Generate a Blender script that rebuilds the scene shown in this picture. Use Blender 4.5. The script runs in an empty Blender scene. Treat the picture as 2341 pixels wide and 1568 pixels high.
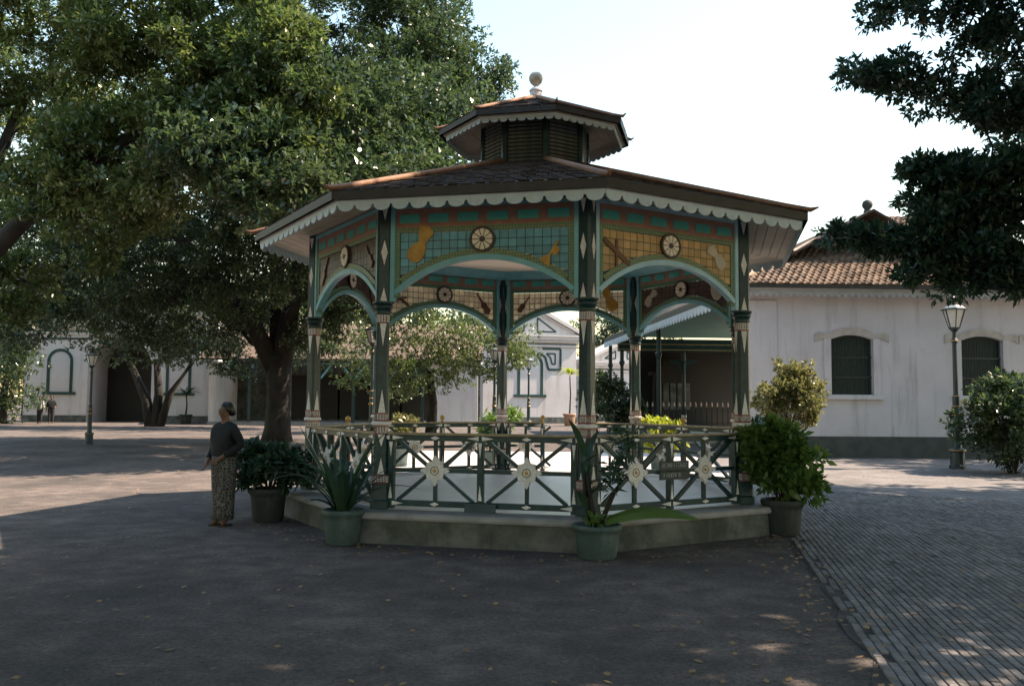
import bpy, bmesh, math, random
import numpy as np
from mathutils import Matrix, Vector

scene = bpy.context.scene
COL = scene.collection
R_ = math.radians
PI = math.pi

# ------------------------------------------------------------------ camera
PITCH, ROLL, FPX = 0.0659, 0.0077, 1999.1          # focal length in pixels of a 2341 px wide frame
cam_d = bpy.data.cameras.new('camera')
cam_d.sensor_width = 36.0
cam_d.lens = 36.0 * 2912.0 / 3410.0
cam_d.clip_start, cam_d.clip_end = 0.1, 2000
cam = bpy.data.objects.new('camera', cam_d)
CAM_ROT = Matrix.Rotation(PI / 2 + PITCH, 3, 'X') @ Matrix.Rotation(ROLL, 3, 'Z')
cam.matrix_world = Matrix.Translation((0, 0, 1.6)) @ CAM_ROT.to_4x4()
COL.objects.link(cam)
scene.camera = cam

# ------------------------------------------------------------------ sky, sun, exposure
SUN_EL, SUN_AZ = R_(50), R_(6)                      # azimuth measured from +x towards +y
world = bpy.data.worlds.new('World')
scene.world = world
world.use_nodes = True
wn = world.node_tree
sky = wn.nodes.new('ShaderNodeTexSky')
sky.sky_type = 'NISHITA'
sky.sun_disc = False
sky.sun_elevation = SUN_EL
sky.sun_rotation = PI / 2 - SUN_AZ
sky.altitude = 100
sky.air_density, sky.dust_density, sky.ozone_density = 2.1, 0.8, 1.2
bg = wn.nodes['Background']
wn.links.new(sky.outputs[0], bg.inputs[0])
bg.inputs[1].default_value = 0.112
sun_d = bpy.data.lights.new('sun', 'SUN')
sun_d.energy = 5.0
sun_d.angle = R_(0.55)
sun_d.color = (1.0, 0.80, 0.62)
sun = bpy.data.objects.new('sun', sun_d)
sdir = Vector((math.cos(SUN_EL) * math.cos(SUN_AZ), math.cos(SUN_EL) * math.sin(SUN_AZ), math.sin(SUN_EL)))
sun.rotation_euler = sdir.to_track_quat('Z', 'Y').to_euler()
sun.location = sdir * 60
COL.objects.link(sun)
vs = scene.view_settings
vs.view_transform, vs.look, vs.gamma, vs.use_curve_mapping = 'Standard', 'None', 1.0, False
vs.exposure = 1.5
try:
    scene.cycles.max_bounces = 8
    scene.cycles.transparent_max_bounces = 8
    scene.cycles.use_denoising = True
except Exception:
    pass


# ------------------------------------------------------------------ helpers
def at(u, v, y):
    """point at depth y seen in direction (u, v) of a 2341 x 1568 frame"""
    d = CAM_ROT @ Vector(((u - 1170.5) / FPX, -(v - 784.0) / FPX, -1.0))
    return Vector((d.x * y / d.y, y, 1.6 + d.z * y / d.y))


class MB:
    def __init__(s):
        s.v, s.f = [], []

    def add(s, verts, faces):
        o = len(s.v)
        s.v += [tuple(p) for p in verts]
        s.f += [tuple(i + o for i in f) for f in faces]
        return s

    def box(s, x0, x1, y0, y1, z0, z1):
        return s.add([(x0, y0, z0), (x1, y0, z0), (x1, y1, z0), (x0, y1, z0), (x0, y0, z1), (x1, y0, z1), (x1, y1, z1), (x0, y1, z1)],
                     [(0, 3, 2, 1), (4, 5, 6, 7), (0, 1, 5, 4), (1, 2, 6, 5), (2, 3, 7, 6), (3, 0, 4, 7)])

    def cbox(s, x0, x1, y0, y1, z0, z1, c=.006):
        """box with its vertical edges and top edges chamfered"""
        c = min(c, (x1 - x0) * .3, (y1 - y0) * .3, (z1 - z0) * .3)
        vs_ = []
        for (q, z) in ((0, z0), (0, z1 - c), (c, z1)):
            a0, a1, b0, b1 = x0 + q, x1 - q, y0 + q, y1 - q
            vs_ += [(a0 + c, b0, z), (a1 - c, b0, z), (a1, b0 + c, z), (a1, b1 - c, z), (a1 - c, b1, z), (a0 + c, b1, z), (a0, b1 - c, z), (a0, b0 + c, z)]
        fs = [tuple(range(7, -1, -1)), tuple(range(16, 24))]
        for k in (0, 8):
            fs += [(k + i, k + (i + 1) % 8, k + 8 + (i + 1) % 8, k + 8 + i) for i in range(8)]
        return s.add(vs_, fs)

    def plate(s, poly, y0, y1):
        """polygon in xz extruded along y (counter-clockwise seen from -y)"""
        n = len(poly)
        s.add([(x, y0, z) for x, z in poly] + [(x, y1, z) for x, z in poly],
              [tuple(range(n)), tuple(range(2 * n - 1, n - 1, -1))] + [(i, i + n, (i + 1) % n + n, (i + 1) % n) for i in range(n)])
        return s

    def prism(s, poly, z0, z1):
        n = len(poly)
        s.add([(x, y, z0) for x, y in poly] + [(x, y, z1) for x, y in poly],
              [tuple(range(n - 1, -1, -1)), tuple(range(n, 2 * n))] + [(i, (i + 1) % n, (i + 1) % n + n, i + n) for i in range(n)])
        return s

    def rings(s, rings, cap=True):
        """loft through a list of closed rings of equal length"""
        n = len(rings[0])
        vs_ = [p for r in rings for p in r]
        fs = []
        for k in range(len(rings) - 1):
            fs += [(k * n + i, k * n + (i + 1) % n, (k + 1) * n + (i + 1) % n, (k + 1) * n + i) for i in range(n)]
        if cap:
            fs += [tuple(range(n - 1, -1, -1)), tuple(range((len(rings) - 1) * n, len(rings) * n))]
        return s.add(vs_, fs)

    def lathe(s, prof, n=12, c=(0, 0), rot=0, cap=True):
        return s.rings([[(c[0] + r * math.cos(2 * PI * i / n + rot), c[1] + r * math.sin(2 * PI * i / n + rot), z) for i in range(n)] for r, z in prof], cap)

    def tube(s, pts, rads, n=8, cap=True):
        rr = []
        pts = [Vector(p) for p in pts]
        for i, p in enumerate(pts):
            t = (pts[min(i + 1, len(pts) - 1)] - pts[max(i - 1, 0)]).normalized()
            a = t.cross(Vector((0.31, 0.17, 1)) if abs(t.z) < .9 else Vector((1, .2, 0))).normalized()
            b = t.cross(a).normalized()
            rr.append([tuple(p + (a * math.cos(2 * PI * k / n) + b * math.sin(2 * PI * k / n)) * rads[i]) for k in range(n)])
        return s.rings(rr, cap)

    def bar(s, p, q, w, d):
        """rectangular bar in the xz plane from p to q (x, z), width w, y range d"""
        px, pz = p
        qx, qz = q
        L = math.hypot(qx - px, qz - pz)
        nx, nz = -(qz - pz) / L * w / 2, (qx - px) / L * w / 2
        return s.plate([(px - nx, pz - nz), (qx - nx, qz - nz), (qx + nx, qz + nz), (px + nx, pz + nz)], d[0], d[1])

    def mesh(s, name, mat=None, smooth=False):
        me = bpy.data.meshes.new(name)
        me.from_pydata(s.v, [], s.f)
        bm = bmesh.new()
        bm.from_mesh(me)
        bmesh.ops.recalc_face_normals(bm, faces=bm.faces)
        bm.to_mesh(me)
        bm.free()
        if smooth:
            me.polygons.foreach_set('use_smooth', [True] * len(me.polygons))
        if mat:
            me.materials.append(mat)
        return me


def obj(name, me, parent=None, loc=(0, 0, 0), rz=0.0, rot=None, scale=None):
    o = bpy.data.objects.new(name, me)
    COL.objects.link(o)
    o.location = loc
    o.rotation_euler = rot if rot else (0, 0, rz)
    if scale:
        o.scale = scale
    if parent:
        o.parent = parent
    return o


def part(name, mb, mat, parent=None, loc=(0, 0, 0), rz=0.0, smooth=False, **k):
    return obj(name, mb.mesh(name, mat, smooth), parent, loc, rz, **k)


def tag(o, label, cat, group=None):
    o['label'], o['category'] = label, cat
    if group:
        o['group'] = group
    return o


def thing(name, label, cat, loc=(0, 0, 0), rz=0.0, group=None):
    o = obj(name, None, None, loc, rz)
    o.empty_display_size = .2
    return tag(o, label, cat, group)


def struct(name, mb, mat, **k):
    o = part(name, mb, mat, **k)
    o['kind'] = 'structure'
    return o


def copy_tree(o, parent=None):
    c = o.copy()
    COL.objects.link(c)
    c.parent = parent
    for ch in list(o.children):
        copy_tree(ch, c)
    return c


# ------------------------------------------------------------------ materials
def mat(name, col, rough=.6, col2=None, scale=6., detail=6., bump=0., bscale=None, spec=.4, thr=(.35, .65), stretch=None, metal=0., dirt=None, dscale=1.2, dthr=(.5, .75)):
    m = bpy.data.materials.new(name)
    m.use_nodes = True
    nt = m.node_tree
    N, Lk = nt.nodes, nt.links
    b = N['Principled BSDF']
    b.inputs['Roughness'].default_value = rough
    b.inputs['Specular IOR Level'].default_value = spec
    b.inputs['Metallic'].default_value = metal
    tc = N.new('ShaderNodeTexCoord')
    vec = tc.outputs['Object']
    if stretch:
        mp = N.new('ShaderNodeMapping')
        mp.inputs['Scale'].default_value = stretch
        Lk.new(vec, mp.inputs[0])
        vec = mp.outputs[0]
    nz = N.new('ShaderNodeTexNoise')
    nz.inputs['Scale'].default_value = scale
    nz.inputs['Detail'].default_value = detail
    Lk.new(vec, nz.inputs['Vector'])
    rp = N.new('ShaderNodeValToRGB')
    c2 = col2 or tuple(c * .72 for c in col)
    rp.color_ramp.elements[0].position, rp.color_ramp.elements[1].position = thr
    rp.color_ramp.elements[0].color = (*c2, 1)
    rp.color_ramp.elements[1].color = (*col, 1)
    Lk.new(nz.outputs[0], rp.inputs[0])
    cout = rp.outputs[0]
    if dirt:
        n2 = N.new('ShaderNodeTexNoise')
        n2.inputs['Scale'].default_value = dscale
        n2.inputs['Detail'].default_value = 8
        n2.inputs['Roughness'].default_value = .65
        Lk.new(tc.outputs['Object'], n2.inputs['Vector'])
        r2 = N.new('ShaderNodeValToRGB')
        r2.color_ramp.elements[0].position, r2.color_ramp.elements[1].position = dthr
        Lk.new(n2.outputs[0], r2.inputs[0])
        mx = N.new('ShaderNodeMix')
        mx.data_type = 'RGBA'
        Lk.new(r2.outputs[0], mx.inputs[0])
        Lk.new(cout, mx.inputs[6])
        mx.inputs[7].default_value = (*dirt, 1)
        cout = mx.outputs[2]
    Lk.new(cout, b.inputs['Base Color'])
    if bump:
        nb = N.new('ShaderNodeTexNoise')
        nb.inputs['Scale'].default_value = bscale or scale * 4
        nb.inputs['Detail'].default_value = 8
        Lk.new(vec, nb.inputs['Vector'])
        bp = N.new('ShaderNodeBump')
        bp.inputs['Strength'].default_value = bump
        bp.inputs['Distance'].default_value = .02
        Lk.new(nb.outputs[0], bp.inputs['Height'])
        Lk.new(bp.outputs[0], b.inputs['Normal'])
    return m


def leaf_mat(name, col, col2, rough=.32, trans=.35, spec=.5, hue=None):
    """glossy leaf with light shining through"""
    m = bpy.data.materials.new(name)
    m.use_nodes = True
    nt = m.node_tree
    N, Lk = nt.nodes, nt.links
    b = N['Principled BSDF']
    b.inputs['Roughness'].default_value = rough
    b.inputs['Specular IOR Level'].default_value = spec
    geo = N.new('ShaderNodeNewGeometry')
    rp = N.new('ShaderNodeValToRGB')
    rp.color_ramp.elements[0].color = (*col, 1)
    rp.color_ramp.elements[1].color = (*col2, 1)
    tc = N.new('ShaderNodeTexCoord')
    nz = N.new('ShaderNodeTexNoise')
    nz.inputs['Scale'].default_value = .8
    nz.inputs['Detail'].default_value = 3
    Lk.new(tc.outputs['Object'], nz.inputs['Vector'])
    ma = N.new('ShaderNodeMath')
    ma.operation = 'MULTIPLY_ADD'
    Lk.new(nz.outputs[0], ma.inputs[0])
    ma.inputs[1].default_value = 1.3
    ma.inputs[2].default_value = -.65
    mb_ = N.new('ShaderNodeMath')
    mb_.operation = 'MULTIPLY_ADD'
    Lk.new(geo.outputs['Random Per Island'], mb_.inputs[0])
    mb_.inputs[1].default_value = .75
    Lk.new(ma.outputs[0], mb_.inputs[2])
    mc_ = N.new('ShaderNodeMath')
    mc_.operation = 'ADD'
    mc_.use_clamp = True
    Lk.new(mb_.outputs[0], mc_.inputs[0])
    mc_.inputs[1].default_value = .12
    Lk.new(mc_.outputs[0], rp.inputs[0])
    Lk.new(rp.outputs[0], b.inputs['Base Color'])
    tr = N.new('ShaderNodeBsdfTranslucent')
    hs = N.new('ShaderNodeHueSaturation')
    hs.inputs['Value'].default_value = 1.5
    hs.inputs['Saturation'].default_value = 1.15
    Lk.new(rp.outputs[0], hs.inputs['Color'])
    Lk.new(hs.outputs[0], tr.inputs[0])
    mx = N.new('ShaderNodeMixShader')
    mx.inputs[0].default_value = trans
    Lk.new(b.outputs[0], mx.inputs[1])
    Lk.new(tr.outputs[0], mx.inputs[2])
    Lk.new(mx.outputs[0], N['Material Output'].inputs[0])
    return m


def pattern_mat(name, base, spots, kind='dots', scale=30., rough=.6, size=.35):
    """small repeated painted pattern: dots or lattice"""
    m = bpy.data.materials.new(name)
    m.use_nodes = True
    nt = m.node_tree
    N, Lk = nt.nodes, nt.links
    b = N['Principled BSDF']
    b.inputs['Roughness'].default_value = rough
    tc = N.new('ShaderNodeTexCoord')
    vo = N.new('ShaderNodeTexVoronoi')
    vo.inputs['Scale'].default_value = scale
    if kind == 'dots':
        vo.inputs['Randomness'].default_value = .15
    else:
        vo.feature = 'DISTANCE_TO_EDGE'
        vo.inputs['Randomness'].default_value = .8 if kind == 'batik' else .2
    Lk.new(tc.outputs['Object'], vo.inputs['Vector'])
    rp = N.new('ShaderNodeValToRGB')
    rp.color_ramp.elements[0].position = size
    rp.color_ramp.elements[1].position = size + .08
    rp.color_ramp.elements[0].color = (*spots, 1)
    rp.color_ramp.elements[1].color = (*base, 1)
    Lk.new(vo.outputs['Distance'], rp.inputs[0])
    Lk.new(rp.outputs[0], b.inputs['Base Color'])
    return m


M = {}
M['soil'] = mat('soil', (.175, .146, .132), .95, (.105, .092, .086), 3.5, 12, .8, 45, spec=.1, dirt=(.075, .069, .066), dscale=.5, dthr=(.42, .66))
M['brick_pave'] = mat('grey_brick_paving', (.23, .215, .21), .85, (.17, .16, .155), 1.5, 8, .3, 40, spec=.2, dirt=(.125, .118, .112), dscale=.6)
M['joint'] = mat('paving_joint', (.115, .103, .097), .95, None, 8, 6, .4, 50, spec=.1)
M['floor'] = mat('terrazzo_floor', (.62, .56, .53), .4, (.54, .49, .46), 3, 8, .05, 30, spec=.4)
M['coping'] = mat('platform_coping', (.30, .29, .285), .7, (.21, .21, .205), 5, 8, .2, 40, dirt=(.22, .22, .20), dscale=2)
M['plinth'] = mat('stained_plaster', (.15, .155, .145), .9, (.09, .10, .09), 4, 9, .35, 30, dirt=(.05, .058, .05), dscale=2.2, dthr=(.42, .62))
M['dkgreen'] = mat('dark_green_paint', (.011, .042, .046), .38, (.007, .028, .032), 6, 6, .05, 30)
M['teal'] = mat('teal_paint', (.20, .46, .52), .5, (.15, .38, .44), 5, 6, .05, 30)
M['ltblue'] = mat('pale_blue_paint', (.38, .60, .72), .5, (.31, .51, .62), 5, 6, .05, 30)
M['tealglass'] = mat('teal_panel', (.08, .42, .37), .35, (.06, .34, .31), 6, 4, .03, 30)
M['brown'] = mat('red_brown_paint', (.34, .19, .145), .55, (.26, .145, .11), 8, 6, .05, 40)
M['border'] = pattern_mat('dotted_border_paint', (.09, .19, .12), (.36, .26, .08), 'dots', 28, .55, .30)
M['lattice'] = pattern_mat('white_lattice_paint', (.62, .60, .58), (.16, .10, .09), 'lattice', 45, .55, .09)
M['white'] = mat('white_paint', (.78, .76, .74), .5, (.64, .62, .60), 7, 6, .05, 40)
M['redline'] = mat('red_line_paint', (.36, .07, .05), .5)
M['gold'] = mat('gold_paint', (.55, .34, .09), .4, (.42, .25, .06), 9, 5)
M['valance'] = mat('white_valance_paint', (.54, .66, .74), .55, (.44, .56, .64), 5, 7, .05, 40)
M['soffit'] = mat('cream_soffit_boards', (.66, .58, .47), .6, (.56, .48, .39), 4, 6, .1, 25, stretch=(1, 1, 1))
M['ceiling'] = mat('cream_ceiling', (.80, .74, .64), .6, (.74, .67, .57), 3, 5)
M['shingle'] = mat('dark_shingle', (.065, .048, .036), .85, (.045, .034, .027), 7, 8, .35, 60, spec=.15, dirt=(.11, .09, .07), dscale=5, dthr=(.58, .75))
M['fascia'] = mat('dark_fascia', (.045, .042, .036), .55, (.03, .03, .026), 6, 6, .1, 40)
M['ridge'] = mat('rust_ridge_cap', (.36, .18, .10), .7, (.22, .12, .07), 6, 8, .2, 50, dirt=(.14, .09, .06), dscale=6)
M['lantern'] = mat('dark_lantern_louvre', (.03, .055, .05), .5, (.02, .036, .033), 6, 6)
M['louvre'] = mat('weathered_louvre', (.12, .13, .12), .6, (.05, .07, .065), 14, 8)
M['pane_teal'] = mat('teal_glass', (.28, .62, .70), .3, (.22, .54, .62), 9, 4, spec=.5)
M['pane_ochre'] = mat('ochre_glass', (.82, .60, .28), .35, (.72, .50, .21), 9, 4, spec=.5)
M['pane_cream'] = mat('cream_glass', (.90, .85, .72), .35, (.82, .76, .62), 9, 4, spec=.5)
M['pane_maroon'] = mat('maroon_glass', (.20, .14, .13), .35, (.15, .11, .10), 9, 4, spec=.5)
M['instr'] = mat('ochre_instrument', (.50, .29, .05), .45, (.36, .19, .03), 14, 5)
M['instr_dk'] = mat('brown_instrument', (.15, .07, .03), .5)
M['petal'] = mat('cream_petal', (.80, .72, .60), .5, (.70, .62, .50), 14, 4)
M['wheel'] = mat('brown_rosette', (.07, .045, .035), .5, (.045, .034, .028), 12, 4)
M['rail'] = mat('brass_handrail', (.33, .25, .14), .4, (.2, .15, .09), 10, 6, spec=.5)
M['sign'] = mat('dark_sign_board', (.012, .04, .045), .35)
M['letter'] = mat('pale_lettering', (.42, .46, .45), .6)
M['ball'] = mat('weathered_finial_ball', (.62, .55, .42), .5, (.42, .36, .26), 9, 8, .1, 40)
M['wall'] = mat('lime_washed_wall', (.50, .49, .51), .85, (.44, .43, .45), 1.1, 9, .15, 25, spec=.2, dirt=(.36, .34, .33), dscale=.55, dthr=(.56, .78))
M['wall_far'] = mat('far_white_wall', (.62, .58, .57), .85, (.55, .51, .50), .8, 8, .1, 20, spec=.2, dirt=(.45, .41, .39), dscale=.4, dthr=(.58, .8))  # one whitewash for all far gates and the shed ends
M['stone'] = mat('sandstone_hood', (.42, .39, .36), .85, (.33, .30, .27), 5, 8, .2, 40)
M['plinth_dk'] = mat('dark_plinth', (.055, .065, .06), .8, (.035, .045, .04), 3, 7, .15, 30)
M['shutter'] = mat('dark_green_shutter', (.022, .048, .042), .5, (.014, .032, .028), 6, 6)
M['iron'] = mat('black_green_iron', (.010, .024, .022), .4, (.006, .016, .015), 8, 5, spec=.5)
M['iron_blue'] = mat('dark_teal_iron', (.018, .045, .052), .4, (.012, .03, .036), 8, 5, spec=.5)
M['tile'] = mat('clay_roof_tile', (.30, .21, .145), .75, (.17, .12, .085), 3.5, 8, .25, 60, dirt=(.14, .10, .075), dscale=2.5, dthr=(.52, .74))
M['tile_ridge'] = mat('mortared_ridge', (.36, .28, .21), .8, (.27, .20, .15), 4, 8, .25, 40)
M['lace'] = mat('white_lace_board', (.34, .37, .38), .6, (.27, .30, .31), 6, 6)
M['trim'] = mat('dark_green_trim', (.02, .06, .055), .55)
M['glass'] = mat('lamp_glass', (.72, .70, .66), .2, (.60, .58, .55), 12, 4, spec=.6)
M['tan_pot'] = mat('terracotta_pot', (.42, .25, .16), .8, (.30, .18, .12), 6, 7, .2, 40)
M['grey_pot'] = mat('grey_green_pot', (.065, .105, .10), .65, (.045, .075, .07), 5, 8, .2, 40, dirt=(.03, .045, .04), dscale=5)
M['dark_pot'] = mat('dark_stone_pot', (.04, .05, .045), .75, (.024, .032, .028), 5, 8, .25, 40)
M['earth'] = mat('pot_earth', (.05, .036, .026), .95, None, 20, 6, .5, 60)
M['bark'] = mat('rough_bark', (.030, .026, .021), .9, (.014, .012, .010), 5, 9, .6, 18, stretch=(1, 1, .35))
M['skin'] = mat('brown_skin', (.16, .085, .055), .6, (.13, .07, .045), 9, 4)
M['hair'] = mat('black_hair', (.010, .009, .009), .4)
M['jacket'] = mat('dark_jacket_cloth', (.009, .013, .015), .85, (.006, .009, .010), 9, 6, .15, 60)
M['shirt_white'] = mat('pale_shirt_cloth', (.50, .50, .50), .8)
M['trouser'] = mat('dark_trouser_cloth', (.025, .028, .035), .8)
M['batik'] = pattern_mat('batik_cloth', (.022, .02, .019), (.13, .125, .115), 'batik', 26, .8, .06)
M['sandal'] = mat('leather_sandal', (.05, .03, .02), .6)
M['green_wall'] = mat('pale_green_ceiling', (.10, .22, .19), .6, (.08, .18, .155), 2, 6)
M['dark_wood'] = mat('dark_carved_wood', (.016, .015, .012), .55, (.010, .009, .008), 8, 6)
M['yellowline'] = mat('gilded_line', (.52, .42, .16), .45)
M['picket'] = mat('pale_orange_picket', (.55, .42, .34), .6)
M['litter'] = mat('dry_leaf', (.34, .22, .11), .8, (.20, .12, .06), 6, 4)


def see_through(m, f, tint=1.0):
    """coloured glass: part of the light from behind shines through"""
    nt = m.node_tree
    b = nt.nodes['Principled BSDF']
    tr = nt.nodes.new('ShaderNodeBsdfTranslucent')
    src_ = b.inputs['Base Color'].links[0].from_socket
    nt.links.new(src_, tr.inputs[0])
    mx = nt.nodes.new('ShaderNodeMixShader')
    mx.inputs[0].default_value = f
    nt.links.new(b.outputs[0], mx.inputs[1])
    nt.links.new(tr.outputs[0], mx.inputs[2])
    nt.links.new(mx.outputs[0], nt.nodes['Material Output'].inputs[0])


def vary(m, lo=.55, hi=1.25):
    """every piece of the mesh a little lighter or darker than the next"""
    nt = m.node_tree
    b = nt.nodes['Principled BSDF']
    src_ = b.inputs['Base Color'].links[0].from_socket
    geo = nt.nodes.new('ShaderNodeNewGeometry')
    oi = nt.nodes.new('ShaderNodeObjectInfo')
    ad_ = nt.nodes.new('ShaderNodeMath')
    ad_.operation = 'ADD'
    nt.links.new(geo.outputs['Random Per Island'], ad_.inputs[0])
    nt.links.new(oi.outputs['Random'], ad_.inputs[1])
    fr_ = nt.nodes.new('ShaderNodeMath')
    fr_.operation = 'FRACT'
    nt.links.new(ad_.outputs[0], fr_.inputs[0])
    mr = nt.nodes.new('ShaderNodeMapRange')
    mr.inputs['To Min'].default_value, mr.inputs['To Max'].default_value = lo, hi
    nt.links.new(fr_.outputs[0], mr.inputs['Value'])
    hs = nt.nodes.new('ShaderNodeHueSaturation')
    nt.links.new(mr.outputs[0], hs.inputs['Value'])
    nt.links.new(src_, hs.inputs['Color'])
    nt.links.new(hs.outputs[0], b.inputs['Base Color'])


for k_ in ('pane_teal', 'pane_ochre', 'pane_cream', 'pane_maroon'):
    vary(M[k_], .85, 1.12)
    see_through(M[k_], .55)
vary(M['tile'], .5, 1.3)
vary(M['brick_pave'], .74, 1.18)
vary(M['shingle'], .8, 1.15)


def grit(m, scale, lo, hi, thr=(.35, .65)):
    """fine grain: small lighter and darker grains mixed over the colour"""
    nt = m.node_tree
    b = nt.nodes['Principled BSDF']
    src_ = b.inputs['Base Color'].links[0].from_socket
    tc = nt.nodes.new('ShaderNodeTexCoord')
    nz = nt.nodes.new('ShaderNodeTexNoise')
    nz.inputs['Scale'].default_value = scale
    nz.inputs['Detail'].default_value = 4
    nz.inputs['Roughness'].default_value = .7
    nt.links.new(tc.outputs['Object'], nz.inputs['Vector'])
    mr = nt.nodes.new('ShaderNodeMapRange')
    mr.inputs['From Min'].default_value, mr.inputs['From Max'].default_value = thr
    mr.inputs['To Min'].default_value, mr.inputs['To Max'].default_value = lo, hi
    nt.links.new(nz.outputs[0], mr.inputs['Value'])
    hs = nt.nodes.new('ShaderNodeHueSaturation')
    nt.links.new(mr.outputs[0], hs.inputs['Value'])
    nt.links.new(src_, hs.inputs['Color'])
    nt.links.new(hs.outputs[0], b.inputs['Base Color'])


def streaks(m, col, scale=1.2, stretch=(2.2, 2.2, .22), thr=(.52, .72), amt=.8):
    """rain streaks and damp patches running down a wall"""
    nt = m.node_tree
    b = nt.nodes['Principled BSDF']
    src_ = b.inputs['Base Color'].links[0].from_socket
    tc = nt.nodes.new('ShaderNodeTexCoord')
    mp = nt.nodes.new('ShaderNodeMapping')
    mp.inputs['Scale'].default_value = stretch
    nt.links.new(tc.outputs['Object'], mp.inputs[0])
    nz = nt.nodes.new('ShaderNodeTexNoise')
    nz.inputs['Scale'].default_value = scale
    nz.inputs['Detail'].default_value = 9
    nz.inputs['Roughness'].default_value = .68
    nt.links.new(mp.outputs[0], nz.inputs['Vector'])
    mr = nt.nodes.new('ShaderNodeMapRange')
    mr.inputs['From Min'].default_value, mr.inputs['From Max'].default_value = thr
    mr.inputs['To Max'].default_value = amt
    nt.links.new(nz.outputs[0], mr.inputs['Value'])
    mx = nt.nodes.new('ShaderNodeMix')
    mx.data_type = 'RGBA'
    nt.links.new(mr.outputs[0], mx.inputs[0])
    nt.links.new(src_, mx.inputs[6])
    mx.inputs[7].default_value = (*col, 1)
    nt.links.new(mx.outputs[2], b.inputs['Base Color'])


grit(M['soil'], 26, .72, 1.25)
grit(M['soil'], 110, .68, 1.35)
grit(M['brick_pave'], 14, .78, 1.18)
streaks(M['wall'], (.27, .26, .25))
streaks(M['wall_far'], (.36, .33, .31), .7)
streaks(M['plinth'], (.17, .175, .165), 2.0, (2.0, 2.0, .35), (.58, .72), .5)
streaks(M['grey_pot'], (.15, .19, .18), 6, (1, 1, .3), (.52, .7), .6)
streaks(M['dark_pot'], (.10, .11, .10), 6, (1, 1, .3), (.54, .7), .5)
streaks(M['valance'], (.30, .36, .36), 5, (1, 1, .4), (.55, .72), .5)
grit(M['dkgreen'], 18, .7, 1.4)
grit(M['white'], 30, .8, 1.1)
L1 = leaf_mat('leaf_dark_glossy', (.026, .052, .026), (.095, .13, .052), .25, .32, .65)
L2 = leaf_mat('leaf_mid_glossy', (.05, .09, .030), (.17, .20, .07), .23, .36, .7)
L3 = leaf_mat('leaf_bright', (.055, .115, .03), (.13, .20, .05), .40, .38)
L4 = leaf_mat('leaf_blue_green', (.022, .055, .034), (.05, .095, .05), .36, .25)
L5 = leaf_mat('leaf_yellow_green', (.20, .26, .04), (.40, .40, .08), .42, .42)
L7 = leaf_mat('leaf_canopy', (.018, .055, .042), (.04, .10, .07), .40, .38)
L6 = leaf_mat('leaf_olive', (.075, .095, .035), (.24, .22, .09), .35, .35)


# ------------------------------------------------------------------ foliage
def leaf_mesh(name, clumps, L, W, material, seed, per=6, fold=.12, droop=.15, lv=.35):
    """clumps: rows (cx, cy, cz, rx, ry, rz, number of twigs). One quad, folded along its rib, for each leaf."""
    rng = np.random.default_rng(seed)
    P, A = [], []
    for (cx, cy, cz, rx, ry, rz, n) in clumps:
        d = rng.normal(size=(n, 3))
        d /= np.linalg.norm(d, axis=1)[:, None]
        r = rng.random(n) ** .45
        P.append(np.array([cx, cy, cz]) + d * r[:, None] * np.array([rx, ry, rz]))
        A.append(d * .7 + np.array([0, 0, .25]))
    P, A = np.concatenate(P), np.concatenate(A)
    P, A = np.repeat(P, per, 0), np.repeat(A, per, 0)
    n = len(P)
    A = A + rng.normal(size=(n, 3)) * .75
    A[:, 2] -= droop
    A /= np.linalg.norm(A, axis=1)[:, None]
    upv = np.array([0, 0, 1.]) + rng.normal(size=(n, 3)) * .55
    S = np.cross(A, upv)
    S /= np.linalg.norm(S, axis=1)[:, None] + 1e-9
    Nn = np.cross(S, A)
    ln = L * (1 - lv + 2 * lv * rng.random(n))[:, None]
    w = W * (1 - lv * .6 + 1.2 * lv * rng.random(n))[:, None]
    P = P + rng.normal(size=(n, 3)) * L * .18
    v0 = P
    v1 = P + A * ln * .5 + S * w * .5 + Nn * ln * fold
    v2 = P + A * ln
    v3 = P + A * ln * .5 - S * w * .5 + Nn * ln * fold
    V = np.stack([v0, v1, v2, v3], 1).reshape(-1, 3).astype(np.float32)
    me = bpy.data.meshes.new(name)
    me.vertices.add(4 * n)
    me.vertices.foreach_set('co', V.ravel())
    me.loops.add(4 * n)
    me.loops.foreach_set('vertex_index', np.arange(4 * n, dtype=np.int32))
    me.polygons.add(n)
    me.polygons.foreach_set('loop_start', np.arange(0, 4 * n, 4, dtype=np.int32))
    me.polygons.foreach_set('loop_total', np.full(n, 4, dtype=np.int32))
    me.update(calc_edges=True)
    me.materials.append(material)
    return me


def clumps_of(blobs, seed):
    """split large crown masses into many uneven, flattish leaf clumps; blob: (centre, radii, clumps, clump radius, twigs per clump)"""
    rng = np.random.default_rng(seed)
    out = []
    for (c, rad, nc, cr, tw) in blobs:
        for _ in range(nc):
            d = rng.normal(size=3)
            d /= np.linalg.norm(d)
            r = .35 + .65 * rng.random() ** .6
            p = np.array(c) + d * r * np.array(rad)
            k = cr * (.6 + .8 * rng.random())
            out.append((*p, k * (.9 + .4 * rng.random()), k * (.9 + .4 * rng.random()), k * (.45 + .25 * rng.random()), max(4, int(tw * (k / cr) ** 2))))
    return out


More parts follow.
